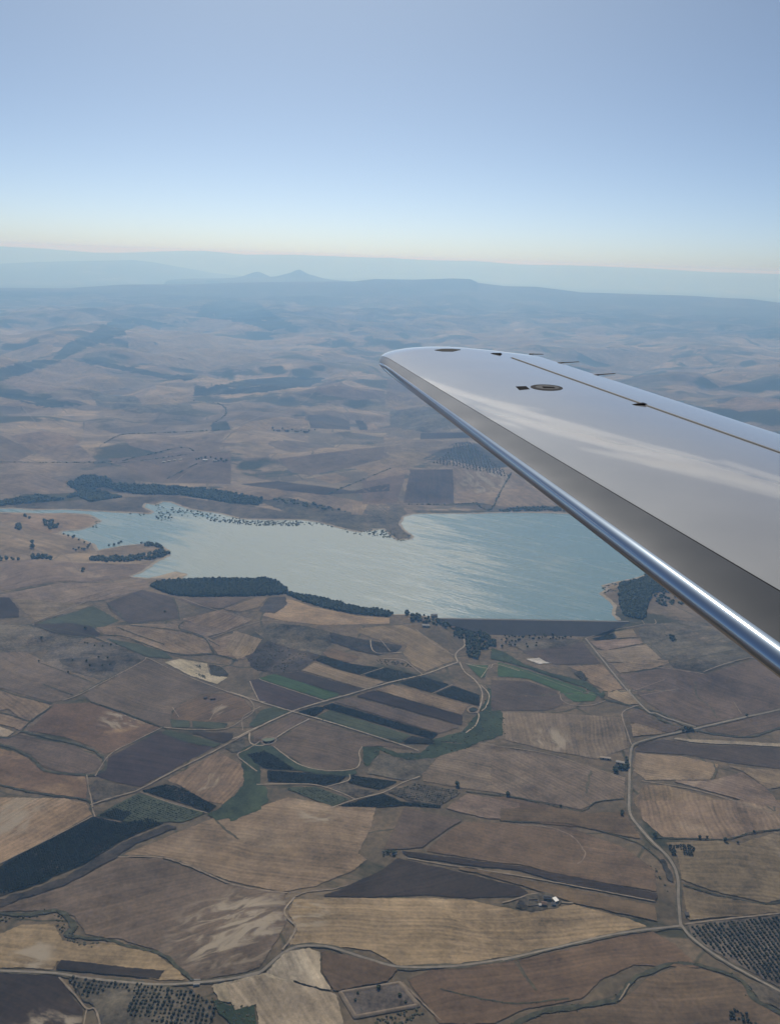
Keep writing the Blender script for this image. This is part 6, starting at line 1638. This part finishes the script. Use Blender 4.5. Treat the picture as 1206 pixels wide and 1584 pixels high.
    # static wicks: thin rods that trail aft from the trailing edge
    def rod(name, A, B, r, mat):
        A, B = A - R_le, B - R_le
        d = (B - A) / np.linalg.norm(B - A)
        u = np.cross(d, NRM); u /= np.linalg.norm(u); v = np.cross(d, u)
        V, F, n = [], [], 8
        for P, k in ((A, 1.3), (A + (B - A) * 0.3, 1.3), (A + (B - A) * 0.32, 0.9), (B, 0.7)):
            V += [P + (u * math.cos(t) + v * math.sin(t)) * r * k for t in np.linspace(0, 2 * math.pi, n, False)]
        for i in range(3):
            F += [(i * n + k, i * n + (k + 1) % n, (i + 1) * n + (k + 1) % n, (i + 1) * n + k) for k in range(n)]
        F += [tuple(range(n))[::-1], tuple(range(3 * n, 4 * n))]
        return mesh_obj(name, V, F, mat, root, True)
    for a, b in (((818, 547.6), (840, 548)), ((862, 561.5), (895, 559.6)), ((915, 580.4), (951, 577.6))):
        A, B = wing_pt([a])[0], wing_pt([b])[0]
        rod('static_wick', A, B, 0.0042, M_WICK)
    # a line of flush rivets along the panel joint is below what the photo resolves, so only the seams are built
build_wing()

# ------------------------------------------------------------------ the air
def build_haze():
    X, z0, z1 = 51000.0, -40.0, CAM_H + 3.0
    zt = max(z1, float(HG.max()) + 3)
    V = [(x, y, z) for z in (z0, zt) for x, y in ((-X, -X), (X, -X), (X, X), (-X, X))]
    o = mesh_obj('haze', V, [(3, 2, 1, 0), (4, 5, 6, 7), (0, 1, 5, 4), (1, 2, 6, 5), (2, 3, 7, 6), (3, 0, 4, 7)])
    m = bpy.data.materials.new('haze'); m.use_nodes = True
    n, l = m.node_tree.nodes, m.node_tree.links
    n.clear()
    out = n.new('ShaderNodeOutputMaterial'); v = n.new('ShaderNodeVolumePrincipled')
    v.inputs['Color'].default_value = (*HAZE_COLOUR, 1)
    v.inputs['Density'].default_value = HAZE_DENSITY
    v.inputs['Absorption Color'].default_value = (1, 1, 1, 1)
    v.inputs['Anisotropy'].default_value = HAZE_ANISO
    l.new(v.outputs[0], out.inputs['Volume'])
    o.data.materials.append(m)
    tag(o, 'pale blue summer haze that softens the far land', kind='stuff')
build_haze()

# ------------------------------------------------------------------ high thin cloud ahead and above: out of the frame, seen mirrored along the wing
def build_cirrus():
    rg = np.random.default_rng(12)
    V0, F0 = ICO2
    vs, fs, off = [], [], 0
    def puff(x, y, z, rx, ry, rz, t):
        nonlocal off
        k = 1 + 0.35 * perlin(V0[:, 0] * 1.3 + x, V0[:, 1] * 1.3 + y, int(off) % 97)
        P = V0 * k[:, None] * np.array([rx, ry, rz])
        c, s = math.cos(t), math.sin(t)
        vs.append(np.stack([P[:, 0] * c - P[:, 1] * s + x, P[:, 0] * s + P[:, 1] * c + y, P[:, 2] + z], 1)); fs.append(F0 + off); off += len(V0)
    for k in range(330):
        x = -26000 + 62000 * k / 330 + rg.normal(0, 400)
        y = 20300 - 900 * math.sin(x / 7000.0 + 0.6) + 450 * math.sin(x / 2300.0)
        big = k % 5 == 0
        y += rg.normal(600, 1500) if big else rg.normal(0, 800)
        if big: puff(x, y, CAM_H + 7250 + rg.normal(0, 80), rg.uniform(1500, 3200), rg.uniform(500, 1000), rg.uniform(40, 80), rg.normal(0.1, 0.15))
        else: puff(x, y, CAM_H + 7100 + rg.normal(0, 90), rg.uniform(400, 1700), rg.uniform(80, 300), rg.uniform(40, 120), rg.normal(0.14, 0.22))
    o = big_mesh('cirrus_cloud', np.concatenate(vs), np.concatenate(fs), None)
    m = bpy.data.materials.new('cirrus'); m.use_nodes = True
    n, l = m.node_tree.nodes, m.node_tree.links
    n.clear()
    out = n.new('ShaderNodeOutputMaterial'); v = n.new('ShaderNodeVolumePrincipled')
    v.inputs['Color'].default_value = (1, 1, 1, 1); v.inputs['Absorption Color'].default_value = (1, 1, 1, 1)
    v.inputs['Density'].default_value = 0.0028
    v.inputs['Anisotropy'].default_value = 0.6
    l.new(v.outputs[0], out.inputs['Volume'])
    o.data.materials.append(m)
    tag(o, 'thin bright streak of high cirrus mirrored along the wing', kind='stuff')
build_cirrus()
